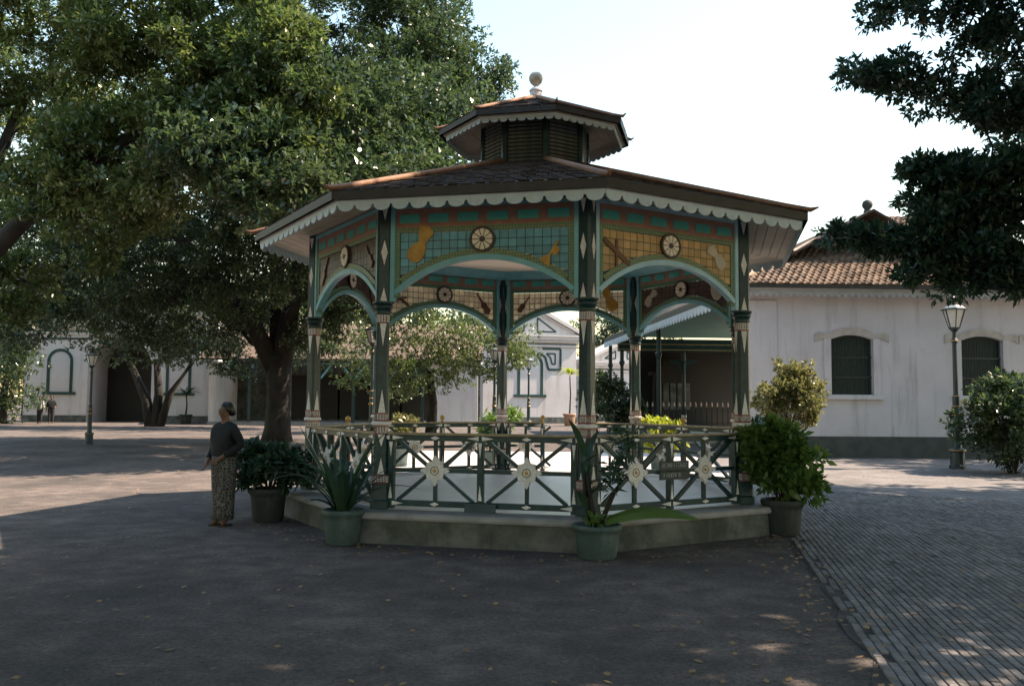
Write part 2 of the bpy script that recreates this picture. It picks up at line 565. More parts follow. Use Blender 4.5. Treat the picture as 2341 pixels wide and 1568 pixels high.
def tree(name, label, base, stems, blobs, L, W, lmat, seed, per=6, limbs=True, group=None, over=(), over_leaf=(.26, .12), over_mat=None):
    """stems: list of (points relative to base, radii). Limbs run from the stem's end to each crown mass."""
    t = thing(name, label, 'tree', base, 0, group)
    rnd = random.Random(seed)
    b = Vector(base)
    mb = MB()
    tips = []
    for pts, rads in stems:
        mb.tube(pts, rads, 10)
        tips.append((Vector(pts[-1]), rads[-1]))
        if len(pts) > 2:
            tips.append((Vector(pts[-2]), rads[-2] * .8))
    rel = [((Vector(c) - b), rad, nc, cr, tw) for (c, rad, nc, cr, tw) in blobs]
    if limbs:
        todo = [(c, rad) for (c, rad, nc, cr, tw) in rel] + [(Vector(c) - b, rad) for (c, rad, nc, cr, tw) in over]
        nodes = [(p, r) for p, r in tips]
        while todo:
            i, j = min(((i, j) for i in range(len(todo)) for j in range(len(nodes))), key=lambda q: (todo[q[0]][0] - nodes[q[1]][0]).length)
            c, rad = todo.pop(i)
            p0, r0 = nodes[j]
            ln = (c - p0).length
            r = max(.018, min(r0 * .72, .03 * ln + .03))
            mid = p0.lerp(c, .5) + Vector((rnd.uniform(-.12, .12), rnd.uniform(-.12, .12), rnd.uniform(-.10, .06))) * ln
            mb.tube([p0, p0.lerp(mid, .5) + Vector((0, 0, -.02 * ln)), mid, c], [r, r * .9, r * .8, r * .62], 7)
            nodes.append((c, r * .62))
            for _ in range(5):
                d = Vector((rnd.gauss(0, 1), rnd.gauss(0, 1), rnd.gauss(.2, .6))).normalized()
                e = c + Vector((d.x * rad[0], d.y * rad[1], d.z * rad[2])) * .8
                st = mid.lerp(c, rnd.uniform(.4, 1))
                mb.tube([st, st.lerp(e, .5) + Vector((0, 0, -.04 * ln)), e], [r * .4, r * .25, r * .1], 5)
    part('trunk', mb, M['bark'], t, smooth=True)
    obj('crown', leaf_mesh('crown', clumps_of([((c.x, c.y, c.z), rad, nc, cr, tw) for (c, rad, nc, cr, tw) in rel], seed), L, W, lmat, seed, per), t)
    if over:
        obj('crown', leaf_mesh('crown', clumps_of([(tuple(Vector(c) - b), rad, nc, cr, tw) for (c, rad, nc, cr, tw) in over], seed + 1), over_leaf[0], over_leaf[1], over_mat or lmat, seed + 1, per), t)
    return t


def blob(u, v, y, rx, ry=None, rz=None, nc=14, cr=.7, tw=26):
    c = at(u, v, y)
    return ((c.x, c.y, c.z), (rx, ry or rx, rz or rx * .7), nc, cr, tw)


# ------------------------------------------------------------------ ground
g = MB()
g.add([(-400, -60, 0), (400, -60, 0), (400, 600, 0), (-400, 600, 0)], [(0, 1, 2, 3)])
struct('ground', g, M['soil'])

# grey brick-on-edge pavement at the right, running away beside the pavilion
PA = R_(78.0)
px, py = Vector((math.cos(PA), math.sin(PA), 0)), Vector((math.sin(PA), -math.cos(PA), 0))   # along, across (to the right)
P0 = Vector((1.55, 2.2, 0))


def pv(a, b, z=0):
    return P0 + px * a + py * b + Vector((0, 0, z))


g = MB()
edge_rnd = random.Random(3)
eL = [pv(-2, -.06, .006)] + [pv(i * .5, -.02 + edge_rnd.uniform(-.07, .06), .006) for i in range(0, 20)] + [pv(10.2, 0, .006), pv(13, -.1, .006), pv(15.5, -.2, .006), pv(23.2, -1.0, .006)]
eR = [Vector((30, 25.6, .006)), Vector((30, -3, .006))]
poly = eL + eR
g.add(poly, [tuple(range(len(poly)))])
pavement = struct('brick_pavement', g, M['joint'])
# the single bricks: laid on edge in rows, each proud of the joint
bw, bl, gap = .062, .215, .008
bm_ = MB()
bm_.cbox(0, bl - gap, 0, bw - gap, 0, .020, .004)
brick_me = bm_.mesh('brick', M['brick_pave'])
cells = []
for r in range(0, 92):
    off = edge_rnd.uniform(0, bl)
    for c in range(0, 70):
        a, b_ = c * bl - off + .4, r * bw + .01
        w = pv(a, b_)
        if w.y < 3.6 or a > 14.6 - .02 * r:
            continue
        if abs(w.x / w.y) > 1.05:
            continue
        if edge_rnd.random() < .004 or (r < 2 and edge_rnd.random() < .18):
            continue
        cells.append((a, b_, w.y, edge_rnd.uniform(-.005, .003), edge_rnd.gauss(0, .010)))
vis = sorted([c for c in cells if c[2] > 5.0], key=lambda c: c[2])
near = set(id(c) for c in vis[:300])
rest = MB()
rz0 = PA
for c in cells:
    w = pv(c[0], c[1], .0 + c[3])
    if id(c) in near:
        obj('brick', brick_me, pavement, w, rz0 + c[4] - PI * 0)
    else:
        cs, sn = math.cos(rz0 + c[4]), math.sin(rz0 + c[4])
        vv = []
        for (x, y, z) in ((0, 0, .0), (bl - gap, 0, .0), (bl - gap, -bw + gap, .0), (0, -bw + gap, .0), (.004, -.004, .020), (bl - gap - .004, -.004, .020), (bl - gap - .004, -bw + gap + .004, .020), (.004, -bw + gap + .004, .020)):
            vv.append((w.x + x * cs - y * sn, w.y + x * sn + y * cs, w.z + z))
        rest.add(vv, [(0, 1, 5, 4), (1, 2, 6, 5), (2, 3, 7, 6), (3, 0, 4, 7), (4, 5, 6, 7)])
# mirrored across so that the shared brick lies to the right of its corner too
for v_ in brick_me.vertices:
    v_.co.y -= (bw - gap)
ro = part('bricks', rest, M['brick_pave'], pavement)
ro['kind'] = 'stuff'
# beyond the bricks that can be told apart: one sheet of paving with fine relief
g = MB()
far_poly = [pv(14.75, 0, .016), pv(15.5, -.2, .016), pv(23.2, -1.0, .016), Vector((30, 25.5, .016)), Vector((30, 10, .016)), pv(12.8, 5.75, .016)]
g.add(far_poly, [tuple(range(len(far_poly)))])
part('far_paving', g, M['brick_pave'], pavement)
g = MB()
side_poly = [pv(2.0, 5.73, .015), pv(12.8, 5.73, .015), Vector((30, 9.99, .015)), Vector((30, -3, .015))]
g.add(side_poly, [tuple(range(len(side_poly)))])
part('side_paving', g, M['brick_pave'], pavement)
# pale slab behind the pavilion, its paleness standing in for sunlit ground
g = MB()
g.prism([(-3.6, 16.6), (4.6, 16.6), (5.4, 27.0), (-4.2, 27.0)], -.05, .05)
struct('pale_slab', g, M['floor'])

# ------------------------------------------------------------------ the pavilion
GC = Vector((.327, 12.786, 0))
TH = R_(9.224)
RC, BL = 3.15, 2.4109
gz = thing('music_pavilion', 'octagonal open music pavilion with arched painted panels and two-tier roof on a low platform', 'pavilion', GC, TH)


def oc(k, r, z=0):
    a = -PI / 2 + k * PI / 4
    return Vector((r * math.cos(a), r * math.sin(a), z))


def octa(r):
    return [tuple(oc(k, r).xy) for k in range(8)]


part('plinth', MB().prism(octa(3.52), 0, .275), M['plinth'], gz)
cp = MB()
cp.rings([[tuple(oc(k, r, z)) for k in range(8)] for r, z in ((3.50, .276), (3.575, .276), (3.585, .30), (3.575, .335), (3.55, .35), (3.20, .352))], cap=False)
part('coping', cp, M['coping'], gz)
fl = part('floor', MB().prism(octa(3.20), .28, .356), M['floor'], gz)

# columns --------------------------------------------------------------
o8 = PI / 8


def sq(prof):
    """square shaft with chamfered edges; its four faces look at 45 degrees to the radius"""
    rr = []
    for r, z in prof:
        ring_ = []
        for i in range(4):
            a = PI / 4 + i * PI / 2
            n_, t_ = Vector((math.cos(a), math.sin(a), 0)), Vector((-math.sin(a), math.cos(a), 0))
            for sg_ in (-1, 1):
                ring_.append(tuple(n_ * r + t_ * sg_ * r * .66 + Vector((0, 0, z))))
        rr.append(ring_)
    return rr


shaft = MB()
for prof in ([(.105, .352), (.116, .36), (.116, .44), (.104, .46), (.096, .62), (.096, .74)], [(.084, .74), (.080, 1.24), (.080, 1.31)],
             [(.082, 1.345), (.078, 1.5), (.072, 2.60)], [(.084, 2.735), (.082, 3.90)]):
    shaft.rings(sq(prof))
shaft_me = shaft.mesh('column', M['dkgreen'])
ring_me = MB().lathe([(.095, 1.30), (.112, 1.306), (.118, 1.325), (.112, 1.346), (.092, 1.352)], 16).mesh('base_ring', M['white'], True)
cap_me = MB().lathe([(.085, 2.595), (.100, 2.60), (.102, 2.63), (.092, 2.64), (.112, 2.67), (.116, 2.695), (.104, 2.70), (.130, 2.725), (.130, 2.742), (.09, 2.744)], 16).mesh('capital', M['dkgreen'])


def facet_ring(z0, z1, r, off=.003):
    return MB().rings(sq([(r + off, z0), (r + off, z1)]), cap=False)


def facet_tris(r, tri_list, w, off=.004):
    """flat painted shapes on each of the four faces of the shaft; each a list of (s, z), s in units of half the shape's width"""
    m_ = MB()
    for k in range(4):
        a = PI / 4 + k * PI / 2
        n_ = Vector((math.cos(a), math.sin(a), 0))
        t_ = Vector((-math.sin(a), math.cos(a), 0))
        for poly_ in tri_list:
            f0 = [n_ * (r + off) + t_ * s_ * w + Vector((0, 0, z)) for s_, z in poly_]
            f1 = [n_ * (r - .004) + t_ * s_ * w + Vector((0, 0, z)) for s_, z in poly_]
            n = len(f0)
            m_.add(f0 + f1, [tuple(range(n))] + [(i, i + n, (i + 1) % n + n, (i + 1) % n) for i in range(n)])
    return m_


ap = math.cos(o8)
lat1 = facet_ring(.648, .725, .096).mesh('lattice_band', M['lattice'])
lat2 = facet_ring(1.214, 1.29, .080).mesh('lattice_band', M['lattice'])
lat3 = facet_ring(1.366, 1.438, .0815).mesh('lattice_band', M['lattice'])
lat4 = facet_ring(2.50, 2.59, .073).mesh('lattice_band', M['lattice'])
red_me = MB()
for z, r in ((.64, .098), (.73, .098), (1.205, .082), (1.295, .082), (1.358, .084), (1.443, .083), (2.493, .075)):
    red_me.rings(sq([(r, z - .005), (r + .003, z), (r, z + .005)]))
red_me = red_me.mesh('red_bands', M['redline'])
tri_me = MB()
for src in (facet_tris(.0835, [[(-1, .745), (1, .745), (0, .93)]], .040), facet_tris(.0805, [[(-1, 1.20), (0, 1.06), (1, 1.20)]], .042),
            facet_tris(.0785, [[(-1, 1.45), (1, 1.45), (0, 1.72)]], .042), facet_tris(.073, [[(-1, 2.488), (0, 2.22), (1, 2.488)]], .038),
            facet_tris(.083, [[(-1, 2.75), (1, 2.75), (0, 2.91)], [(0, 3.17), (1, 3.32), (0, 3.465), (-1, 3.32)], [(-1, 3.86), (0, 3.70), (1, 3.86)]], .038)):
    tri_me.add(src.v, src.f)
tri_me = tri_me.mesh('painted_triangles', M['white'])
for k in range(8):
    p = oc(k, RC)
    c = obj('column', shaft_me, gz, p, k * PI / 4)
    for nm, me in (('base_ring', ring_me), ('capital', cap_me), ('lattice_band', lat1), ('lattice_band', lat2), ('lattice_band', lat3), ('lattice_band', lat4), ('red_band', red_me), ('painted_triangle', tri_me)):
        o_ = obj(nm, me, c)
        if nm in ('painted_triangle', 'red_band'):
            o_['kind'] = 'stuff'

# arched panels between the columns -------------------------------------
AR, ACX, ACZ = 1.572, BL / 2, 1.643


def arcz(x, r):
    q = r * r - (x - ACX) ** 2
    return ACZ + math.sqrt(q) if q > 0 else -9


def arch_strip(r0, r1, y0, y1, xlim, n=28):
    m_ = MB()
    a0 = math.acos(max(-1, min(1, (xlim[0] - ACX) / r1)))
    a1 = math.acos(max(-1, min(1, (xlim[1] - ACX) / r1)))
    for i in range(n):
        ta, tb = a0 + (a1 - a0) * i / n, a0 + (a1 - a0) * (i + 1) / n
        q = [(ACX + r * math.cos(t), ACZ + r * math.sin(t)) for r, t in ((r0, ta), (r0, tb), (r1, tb), (r1, ta))]
        m_.plate(q, y0, y1)
    return m_


post_me = MB()
for x0 in (.085, BL - .145):
    post_me.cbox(x0, x0 + .06, -.045, .045, 2.745, 3.90, .008)
a_ = arch_strip(AR, AR + .058, -.04, .04, (.13, BL - .13))
post_me.add(a_.v, a_.f)
post_me.box(.145, BL - .145, -.04, .04, 3.835, 3.885)
panel_me = {}
for key, mm in (('teal', M['teal']), ('pale', M['ltblue'])):
    panel_me[key] = post_me.mesh('arch_panel', mm)
band = MB().box(.145, BL - .145, -.022, .022, 3.612, 3.836)
band_me = band.mesh('frieze', M['brown'])
rect_me = MB().cbox(0, .248, -.030, .030, 0, .105, .006).mesh('frieze_panel', M['tealglass'])
bd = MB()
bd.box(.145, BL - .145, -.024, .024, 3.552, 3.612)
bd.box(.145, .205, -.0235, .0235, 2.80, 3.552)
bd.box(BL - .205, BL - .145, -.0235, .0235, 2.80, 3.552)
s_ = arch_strip(AR + .058, AR + .125, -.026, .026, (.20, BL - .20))
bd.add(s_.v, s_.f)
bd_me = bd.mesh('dotted_border', M['border'])
back = MB()
gx = [.207 + i * (BL - .414) / 20 for i in range(21)]
for x in gx:
    z0 = max(2.80, arcz(x, AR + .12))
    back.box(x - .0045, x + .0045, -.010, .010, z0, 3.555)
for j in range(1, 8):
    z = 3.548 - j * .098
    q = (AR + .12) ** 2 - (z - ACZ) ** 2
    xh = math.sqrt(q) if q > 0 else 0
    for (xa_, xb_) in ((.205, ACX - xh), (ACX + xh, BL - .205)) if xh > 0 else ((.205, BL - .205),):
        if xb_ - xa_ > .03:
            back.box(xa_, xb_, -.0095, .0095, z - .006, z + .006)
back_me = back.mesh('lead_grid', M['fascia'])
wheel = MB()
for (r0, r1, y) in ((.128, .152, .050), (0, .03, .052)):
    nn = 24
    for i in range(nn):
        ta, tb = 2 * PI * i / nn, 2 * PI * (i + 1) / nn
        if r0 == 0:
            wheel.plate([(0, 0), (r1 * math.cos(ta), r1 * math.sin(ta)), (r1 * math.cos(tb), r1 * math.sin(tb))], -y, y)
        else:
            wheel.plate([(r * math.cos(t), r * math.sin(t)) for r, t in ((r0, ta), (r1, ta), (r1, tb), (r0, tb))], -y, y)
wheel.plate([(.13 * math.cos(2 * PI * i / 24), .13 * math.sin(2 * PI * i / 24)) for i in range(24)], -.036, .036)
wheel_me = wheel.mesh('rosette', M['wheel'])
pt = MB()
pt.plate([(.034, -.006), (.115, -.031), (.124, 0), (.115, .031), (.034, .006)], -.046, .046)
petal_me = pt.mesh('petal', M['petal'])


def pane_cells():
    out = []
    x0, x1, dz, dx = .207, BL - .207, .098, .0998
    nx = 20
    for i in range(nx):
        xa, xb = x0 + i * (x1 - x0) / nx, x0 + (i + 1) * (x1 - x0) / nx
        for j in range(8):
            zt = 3.548 - j * dz
            zb = zt - dz
            za, zc = max(zb, arcz(xa, AR + .126)), max(zb, arcz(xb, AR + .126))
            if za >= zt - .012 or zc >= zt - .012:
                continue
            g_ = .004
            out.append([(xa + g_, za + g_), (xb - g_, zc + g_), (xb - g_, zt - g_), (xa + g_, zt - g_)])
    return out


CELLS = pane_cells()


def lute(s=1.):
    m_ = MB()
    bowl = [(.10 * math.cos(t) * (1 + .25 * math.cos(t)), .075 * math.sin(t)) for t in [2 * PI * i / 20 for i in range(20)]]
    m_.plate(bowl, -.036, .036)
    m_.plate([(.09, -.02), (.24, -.03), (.26, .05), (.22, .11), (.16, .085), (.10, .03)], -.034, .034)
    return m_


def horn():
    m_ = MB()
    m_.plate([(-.10, -.012), (.08, -.010), (.17, -.075), (.19, .075), (.08, .012), (-.10, .012)], -.036, .036)
    m_.plate([(-.04, .010), (.05, .010), (.05, .07), (-.04, .07)], -.034, .034)
    return m_


def violin():
    m_ = MB()
    m_.plate([(-.10, -.05), (-.04, -.036), (.02, -.045), (.06, 0), (.02, .045), (-.04, .036), (-.10, .05), (-.13, 0)], -.036, .036)
    m_.plate([(.05, -.011), (.20, -.008), (.20, .008), (.05, .011)], -.034, .034)
    return m_


def star_banner():
    m_ = MB()
    m_.plate([(-.02, -.17), (.02, -.17), (.02, .17), (-.02, .17)], -.034, .034)
    m_.plate([(-.10, -.08), (.09, .05), (.08, .07), (-.11, -.06)], -.036, .036)
    return m_


INS = {'lute': lute().mesh('instrument', M['instr']), 'horn': horn().mesh('instrument', M['instr']), 'violin': violin().mesh('instrument', M['instr_dk']),
       'flag': star_banner().mesh('instrument', M['instr_dk']), 'vase': lute().mesh('instrument', M['pane_cream'])}
# bay k runs from column k to column k+1; local y points inwards, so the street side is -y
BAYS = {7: ('pane_teal', 'teal', 'lute', 'horn'), 0: ('pane_ochre', 'pale', 'flag', 'vase'), 6: ('pane_maroon', 'teal', 'violin', 'violin'), 1: ('pane_ochre', 'pale', 'flag', 'vase'),
        2: ('pane_maroon', 'teal', 'vase', 'vase'), 3: ('pane_cream', 'teal', 'lute', 'violin'), 4: ('pane_cream', 'teal', 'violin', 'flag'), 5: ('pane_maroon', 'teal', 'violin', 'lute')}
singles = {7, 0, 3, 4}
for k in range(8):
    pk, fk, mL, mR = BAYS[k]
    p, q = oc(k, RC), oc(k + 1, RC)
    rz = math.atan2(q.y - p.y, q.x - p.x)
    a = obj('arch_panel', panel_me[fk], gz, p, rz)
    obj('frieze', band_me, a)
    obj('dotted_border', bd_me, a)
    obj('lead_grid', back_me, a)
    for i in range(6):
        obj('frieze_panel', rect_me, a, (.195 + i * .3545, 0, 3.664))
    if k in singles:
        for cl in CELLS:
            part('pane', MB().plate(cl, -.014, .014), M[pk], a)
    else:
        m_ = MB()
        for cl in CELLS:
            m_.plate(cl, -.014, .014)
        part('panes', m_, M[pk], a)['kind'] = 'stuff'
    obj('rosette', wheel_me, a, (BL / 2, 0, 3.445))
    for i in range(10):
        obj('petal', petal_me, a, (BL / 2, 0, 3.445), rot=(0, 2 * PI * (i + .5) / 10, 0))
    # two instruments, one in each spandrel
    obj('instrument', INS[mL], a, (.40, 0, 3.30), rot=(0, -.95, 0), scale=(1.35, 1, 1.35))
    obj('instrument', INS[mR], a, (BL - .38, 0, 3.31), rot=(0, -2.2 if mR != 'horn' else PI - 1.0, 0), scale=(1.05, 1, 1.05))

# railings ---------------------------------------------------------------
star = MB()
for k in range(8):
    a = k * PI / 4
    Lp = .178 if k % 2 == 0 else .130
    wp = .050 if k % 2 == 0 else .048
    ca, sa = math.cos(a), math.sin(a)
    prof = [(.02, -wp * .6), (.07, -wp * .9), (.098, -wp * 1.0 if k % 2 else -wp * .75), (Lp * .88, -wp * (.62 if k % 2 else .34)), (Lp, 0), (Lp * .88, wp * (.62 if k % 2 else .34)), (.098, wp * 1.0 if k % 2 else wp * .75), (.07, wp * .9), (.02, wp * .6)]
    star.plate([(x * ca - z * sa, x * sa + z * ca) for x, z in prof], -.036 - .001 * (k % 2), .036)
star_me = star.mesh('star', M['white'])
sc = MB()
for r, y in ((.052, .041),):
    for i in range(20):
        ta, tb = 2 * PI * i / 20, 2 * PI * (i + 1) / 20
        sc.plate([(rr * math.cos(t), rr * math.sin(t)) for rr, t in ((.040, ta), (r, ta), (r, tb), (.040, tb))], -y, y)
sring_me = sc.mesh('star_ring', M['rail'])
scb_me = MB().lathe([(.0, -.050), (.016, -.046), (.022, -.036), (.022, .036), (.016, .046), (.0, .050)], 12).mesh('star_boss', M['gold'], True)
loz_s = MB().plate([(-.055, 0), (0, -.022), (.055, 0), (0, .022)], -.041, .041).mesh('lozenge', M['white'])
loz_l = MB()
loz_l.plate([(-.155, 0), (-.02, -.028), (-.02, .028)], -.041, .041)
loz_l.plate([(.155, 0), (.02, .028), (.02, -.028)], -.041, .041)
loz_l = loz_l.mesh('lozenge', M['white'])
spike = MB().plate([(-.022, 0), (.022, 0), (0, -.17)], -.042, .042).mesh('painted_spike', M['white'])
spike_up = MB().plate([(-.022, 0), (0, .17), (.022, 0)][::-1], -.042, .042).mesh('painted_spike', M['white'])
fin_me = MB().lathe([(.028, 1.22), (.03, 1.245), (.018, 1.255), (.018, 1.262), (.036, 1.275), (.044, 1.30), (.036, 1.328), (.012, 1.345), (.003, 1.352)], 12).mesh('ball_finial', M['gold'], True)


def rail_meshes(x0, x1, mids, posts):
    top = MB().cbox(x0, x1, -.03, .03, 1.135, 1.200, .006)
    hand = MB().cbox(x0, x1, -.045, .045, 1.200, 1.226, .008)
    bot = MB().cbox(x0, x1, -.03, .03, .388, .455, .006)
    mid = MB().cbox(x0, x1, -.024, .024, .775, .820, .005)
    return top, hand, bot, mid


def railing(k, spans, finials, x_posts, centers):
    p, q = oc(k, RC), oc(k + 1, RC)
    rz = math.atan2(q.y - p.y, q.x - p.x)
    root = None
    for (x0, x1) in spans:
        top, hand, bot, mid = rail_meshes(x0, x1, None, None)
        if root is None:
            root = part('railing', top, M['dkgreen'], gz, p, rz)
        else:
            part('top_rail', top, M['dkgreen'], root)
        part('handrail', hand, M['rail'], root)
        part('bottom_rail', bot, M['dkgreen'], root)
        part('middle_rail', mid, M['dkgreen'], root)
    for x in x_posts:
        part('post', MB().cbox(x - .036, x + .036, -.037, .037, .352, 1.20, .006), M['dkgreen'], root)
        obj('painted_spike', spike, root, (x, 0, 1.118))
        obj('painted_spike', spike_up, root, (x, 0, .475))
        obj('lozenge', loz_l, root, (x, 0, 1.168), scale=(1, 1, .9))
        obj('lozenge', loz_l, root, (x, 0, .420), scale=(1, 1, .9))
        if x in finials:
            obj('ball_finial', fin_me, root, (x, 0, 0))
    for cx_ in centers:
        for (w, z0, z1) in ((.043, .455, .775), (.043, .82, 1.135)):
            part('baluster', MB().box(cx_ - w / 2, cx_ + w / 2, -.02, .02, z0, z1), M['dkgreen'], root)
        for sx in (-1, 1):
            for z1 in (.45, 1.14):
                part('brace', MB().bar((cx_ + sx * .03, .797), (cx_ + sx * .455, z1), .040, (-.022 - .001 * sx, .022 + .001 * sx)), M['dkgreen'], root)
        s = obj('star', star_me, root, (cx_, 0, .797))
        obj('star_ring', sring_me, root, (cx_, 0, .797))
        obj('star_boss', scb_me, root, (cx_, 0, .797), rot=(PI / 2, 0, 0))
        obj('lozenge', loz_s, root, (cx_, 0, 1.168))
        obj('lozenge', loz_s, root, (cx_, 0, .420))
    return root


xa, xc, xb = .138, BL / 2, BL - .138
for k in (7, 0, 6, 1):
    railing(k, [(.10, BL - .10)], (), (xa, xc, xb), (.67, BL - .67))
for k in (2, 4, 5):
    railing(k, [(.10, BL - .10)], (xc,), (xa, xc, xb), (.67, BL - .67))
# the entrance bay: two short railings with ball-topped end posts
railing(3, [(.10, .76), (BL - .76, BL - .10)], (.76, BL - .76), (xa, .76, BL - .76, xb), (.45, BL - .45))

# roof -------------------------------------------------------------------
RE, ZE, RL, ZL = 4.0, 3.90, .80, 4.94
slope = (ZL - ZE) / (RE - RL)
NC = 15
roofs = []


def roof_face(k, r0, z0, r1, z1, nc, th, name, lip=.012):
    """one face of an eight-sided roof laid in overlapping courses"""
    m_ = MB()
    rnd = random.Random(k * 7 + nc)
    for i in range(nc):
        ra, rb = r0 + (r1 - r0) * i / nc, r0 + (r1 - r0) * (i + 1.12) / nc
        za, zb = z0 + (z1 - z0) * i / nc, z0 + (z1 - z0) * (i + 1.12) / nc
        A, B, C_, D = oc(k, ra, za + lip), oc(k + 1, ra, za + lip), oc(k + 1, rb, zb), oc(k, rb, zb)
        ns = max(2, int((B - A).length / .16))
        for j in range(ns):
            t0, t1 = j / ns + .004, (j + 1) / ns - .004
            dz = Vector((0, 0, rnd.uniform(-.004, .006)))
            q = [A.lerp(B, t0) + dz, A.lerp(B, t1) + dz, D.lerp(C_, t1), D.lerp(C_, t0)]
            dn = Vector((0, 0, -lip))
            m_.add(q + [q[0] + dn, q[1] + dn], [(0, 1, 2, 3), (4, 5, 1, 0)])
    return m_


for k in range(8):
    rf = part('roof_face', roof_face(k, RE, ZE, RL - .05, ZL + .02, NC, .02, 'r'), M['shingle'], gz)
    rf['kind'] = 'stuff'
deck = MB().rings([[tuple(oc(k, r, z)) for k in range(8)] for r, z in ((RE - .005, ZE - .10), (RE - .004, ZE - .004), (RL - .1, ZL - .012), (RL - .1, ZL - .06), (RE - .06, ZE - .10))], cap=False)
part('eave_board', deck, M['fascia'], gz)


def hip(k, r0, z0, r1, z1, rad, tip_r, tip_z):
    pts = [oc(k, r1, z1)] + [oc(k, r1 + (r0 - r1) * t, z1 + (z0 - z1) * t) for t in (.33, .66, .92)] + [oc(k, r0 + .03, z0 + .005), oc(k, tip_r, tip_z)]
    m_ = MB()
    m_.tube([Vector(p_) + Vector((0, 0, rad * .3)) for p_ in pts], [rad, rad, rad, rad, rad * .8, rad * .25], 8)
    return m_


for k in range(8):
    part('hip_ridge', hip(k, RE, ZE + .01, RL - .02, ZL + .03, .038, 4.125, 3.935), M['ridge'], gz, smooth=True)


def soffit(k, r0, z0, r1, z1, nb, name):
    A, B, C_, D = oc(k, r0, z0), oc(k + 1, r0, z0), oc(k + 1, r1, z1), oc(k, r1, z1)
    out = []
    for i in range(nb):
        t0, t1 = i / nb + .006, (i + 1) / nb - .006
        q = [A.lerp(D, t0), B.lerp(C_, t0), B.lerp(C_, t1), A.lerp(D, t1)]
        up = Vector((0, 0, .015))
        out.append(MB().add(q + [v + up for v in q], [(0, 1, 2, 3), (7, 6, 5, 4), (0, 4, 5, 1), (1, 5, 6, 2), (2, 6, 7, 3), (3, 7, 4, 0)]))
    return out


for k in range(8):
    for m_ in soffit(k, 3.93, 3.803, 3.12, 3.915, 6, 's'):
        part('soffit_board', m_, M['soffit'], gz)


def scallop(k, r, ztop, drop, n_, name, mtl, flat=.5):
    """valance board with a row of rounded tongues"""
    p_, q_ = oc(k, r), oc(k + 1, r)
    Lw = (q_ - p_).length
    w = Lw / n_
    poly_ = [(0, 0), (0, -drop * flat)]
    for i in range(n_):
        x = i * w
        poly_.append((x + w * .07, -drop * flat))
        for t in range(0, 9):
            an = PI - PI * t / 8
            poly_.append((x + w / 2 + math.cos(an) * w * .41, -drop * flat - .012 - math.sin(an) * (drop * (1 - flat) - .012)))
        poly_.append((x + w * .93, -drop * flat))
    poly_ += [(Lw, -drop * flat), (Lw, 0)]
    # built in strips so that the outline stays clean
    m_ = MB()
    m_.plate([(0, -drop * flat), (Lw, -drop * flat), (Lw, 0), (0, 0)], -.009, .009)
    for i in range(n_):
        x = i * w
        pl = [(x + w * .06, -drop * flat + .002)]
        for t in range(0, 9):
            an = PI - PI * t / 8
            pl.append((x + w / 2 + math.cos(an) * w * .43, -drop * flat - .010 - math.sin(an) * (drop * (1 - flat) - .010)))
        pl.append((x + w * .94, -drop * flat + .002))
        m_.plate(pl, -.0085, .0085)
    return part(name, m_, mtl, gz, (p_.x, p_.y, ztop), math.atan2(q_.y - p_.y, q_.x - p_.x))


for k in range(8):
    scallop(k, 3.915, 3.812, .135, 14, 'valance', M['valance'])
part('ceiling', MB().prism(octa(3.10), 3.905, 3.93), M['ceiling'], gz)
cv = MB()
cv.rings([[tuple(oc(k, r, z)) for k in range(8)] for r, z in ((3.08, 3.78), (3.02, 3.80), (2.90, 3.88), (2.78, 3.904))], cap=False)
part('cornice', cv, M['teal'], gz)

# lantern and upper roof
lw = part('lantern', MB().prism(octa(.745), 4.80, 5.66), M['lantern'], gz)
for k in range(8):
    part('lantern_post', MB().lathe([(.045, 4.85), (.045, 5.66)], 8, c=oc(k, .775).xy), M['dkgreen'], lw)
    p_, q_ = oc(k, .765), oc(k + 1, .765)
    rz = math.atan2(q_.y - p_.y, q_.x - p_.x)
    for i in range(12):
        part('louvre', MB().box(.05, (q_ - p_).length - .05, -.014, .012, 0, .036), M['louvre'], lw, (p_.x, p_.y, 4.97 + i * .055), rot=(.5, 0, rz))
ZU, RU = 5.535, 1.44
for k in range(8):
    part('upper_roof_face', roof_face(k, RU, ZU, .06, 6.09, 7, .02, 'u'), M['shingle'], gz)['kind'] = 'stuff'
    part('hip_ridge', hip(k, RU, ZU + .01, .08, 6.10, .026, 1.522, 5.585), M['ridge'], gz, smooth=True)
    scallop(k, 1.325, 5.455, .085, 8, 'upper_valance', M['valance'])
    for m_ in soffit(k, 1.37, 5.452, .78, 5.60, 3, 'u'):
        part('upper_soffit_board', m_, M['soffit'], gz)
part('upper_eave_board', MB().rings([[tuple(oc(k, r, z)) for k in range(8)] for r, z in ((RU - .004, ZU - .08), (RU - .003, ZU - .004), (.05, 6.06), (.05, 6.03), (RU - .05, ZU - .08))], cap=False), M['fascia'], gz)
fb = part('finial', MB().lathe([(.12, 6.06), (.12, 6.09), (.088, 6.10), (.088, 6.20), (.098, 6.205), (.098, 6.222), (.07, 6.25), (.035, 6.275), (.03, 6.30)], 20), M['white'], gz, smooth=False)
part('finial_ball', MB().lathe([(.028, 6.285), (.05, 6.305), (.082, 6.335), (.10, 6.375), (.105, 6.41), (.095, 6.45), (.065, 6.485), (.025, 6.50), (.004, 6.503)], 20), M['ball'], fb, smooth=True)


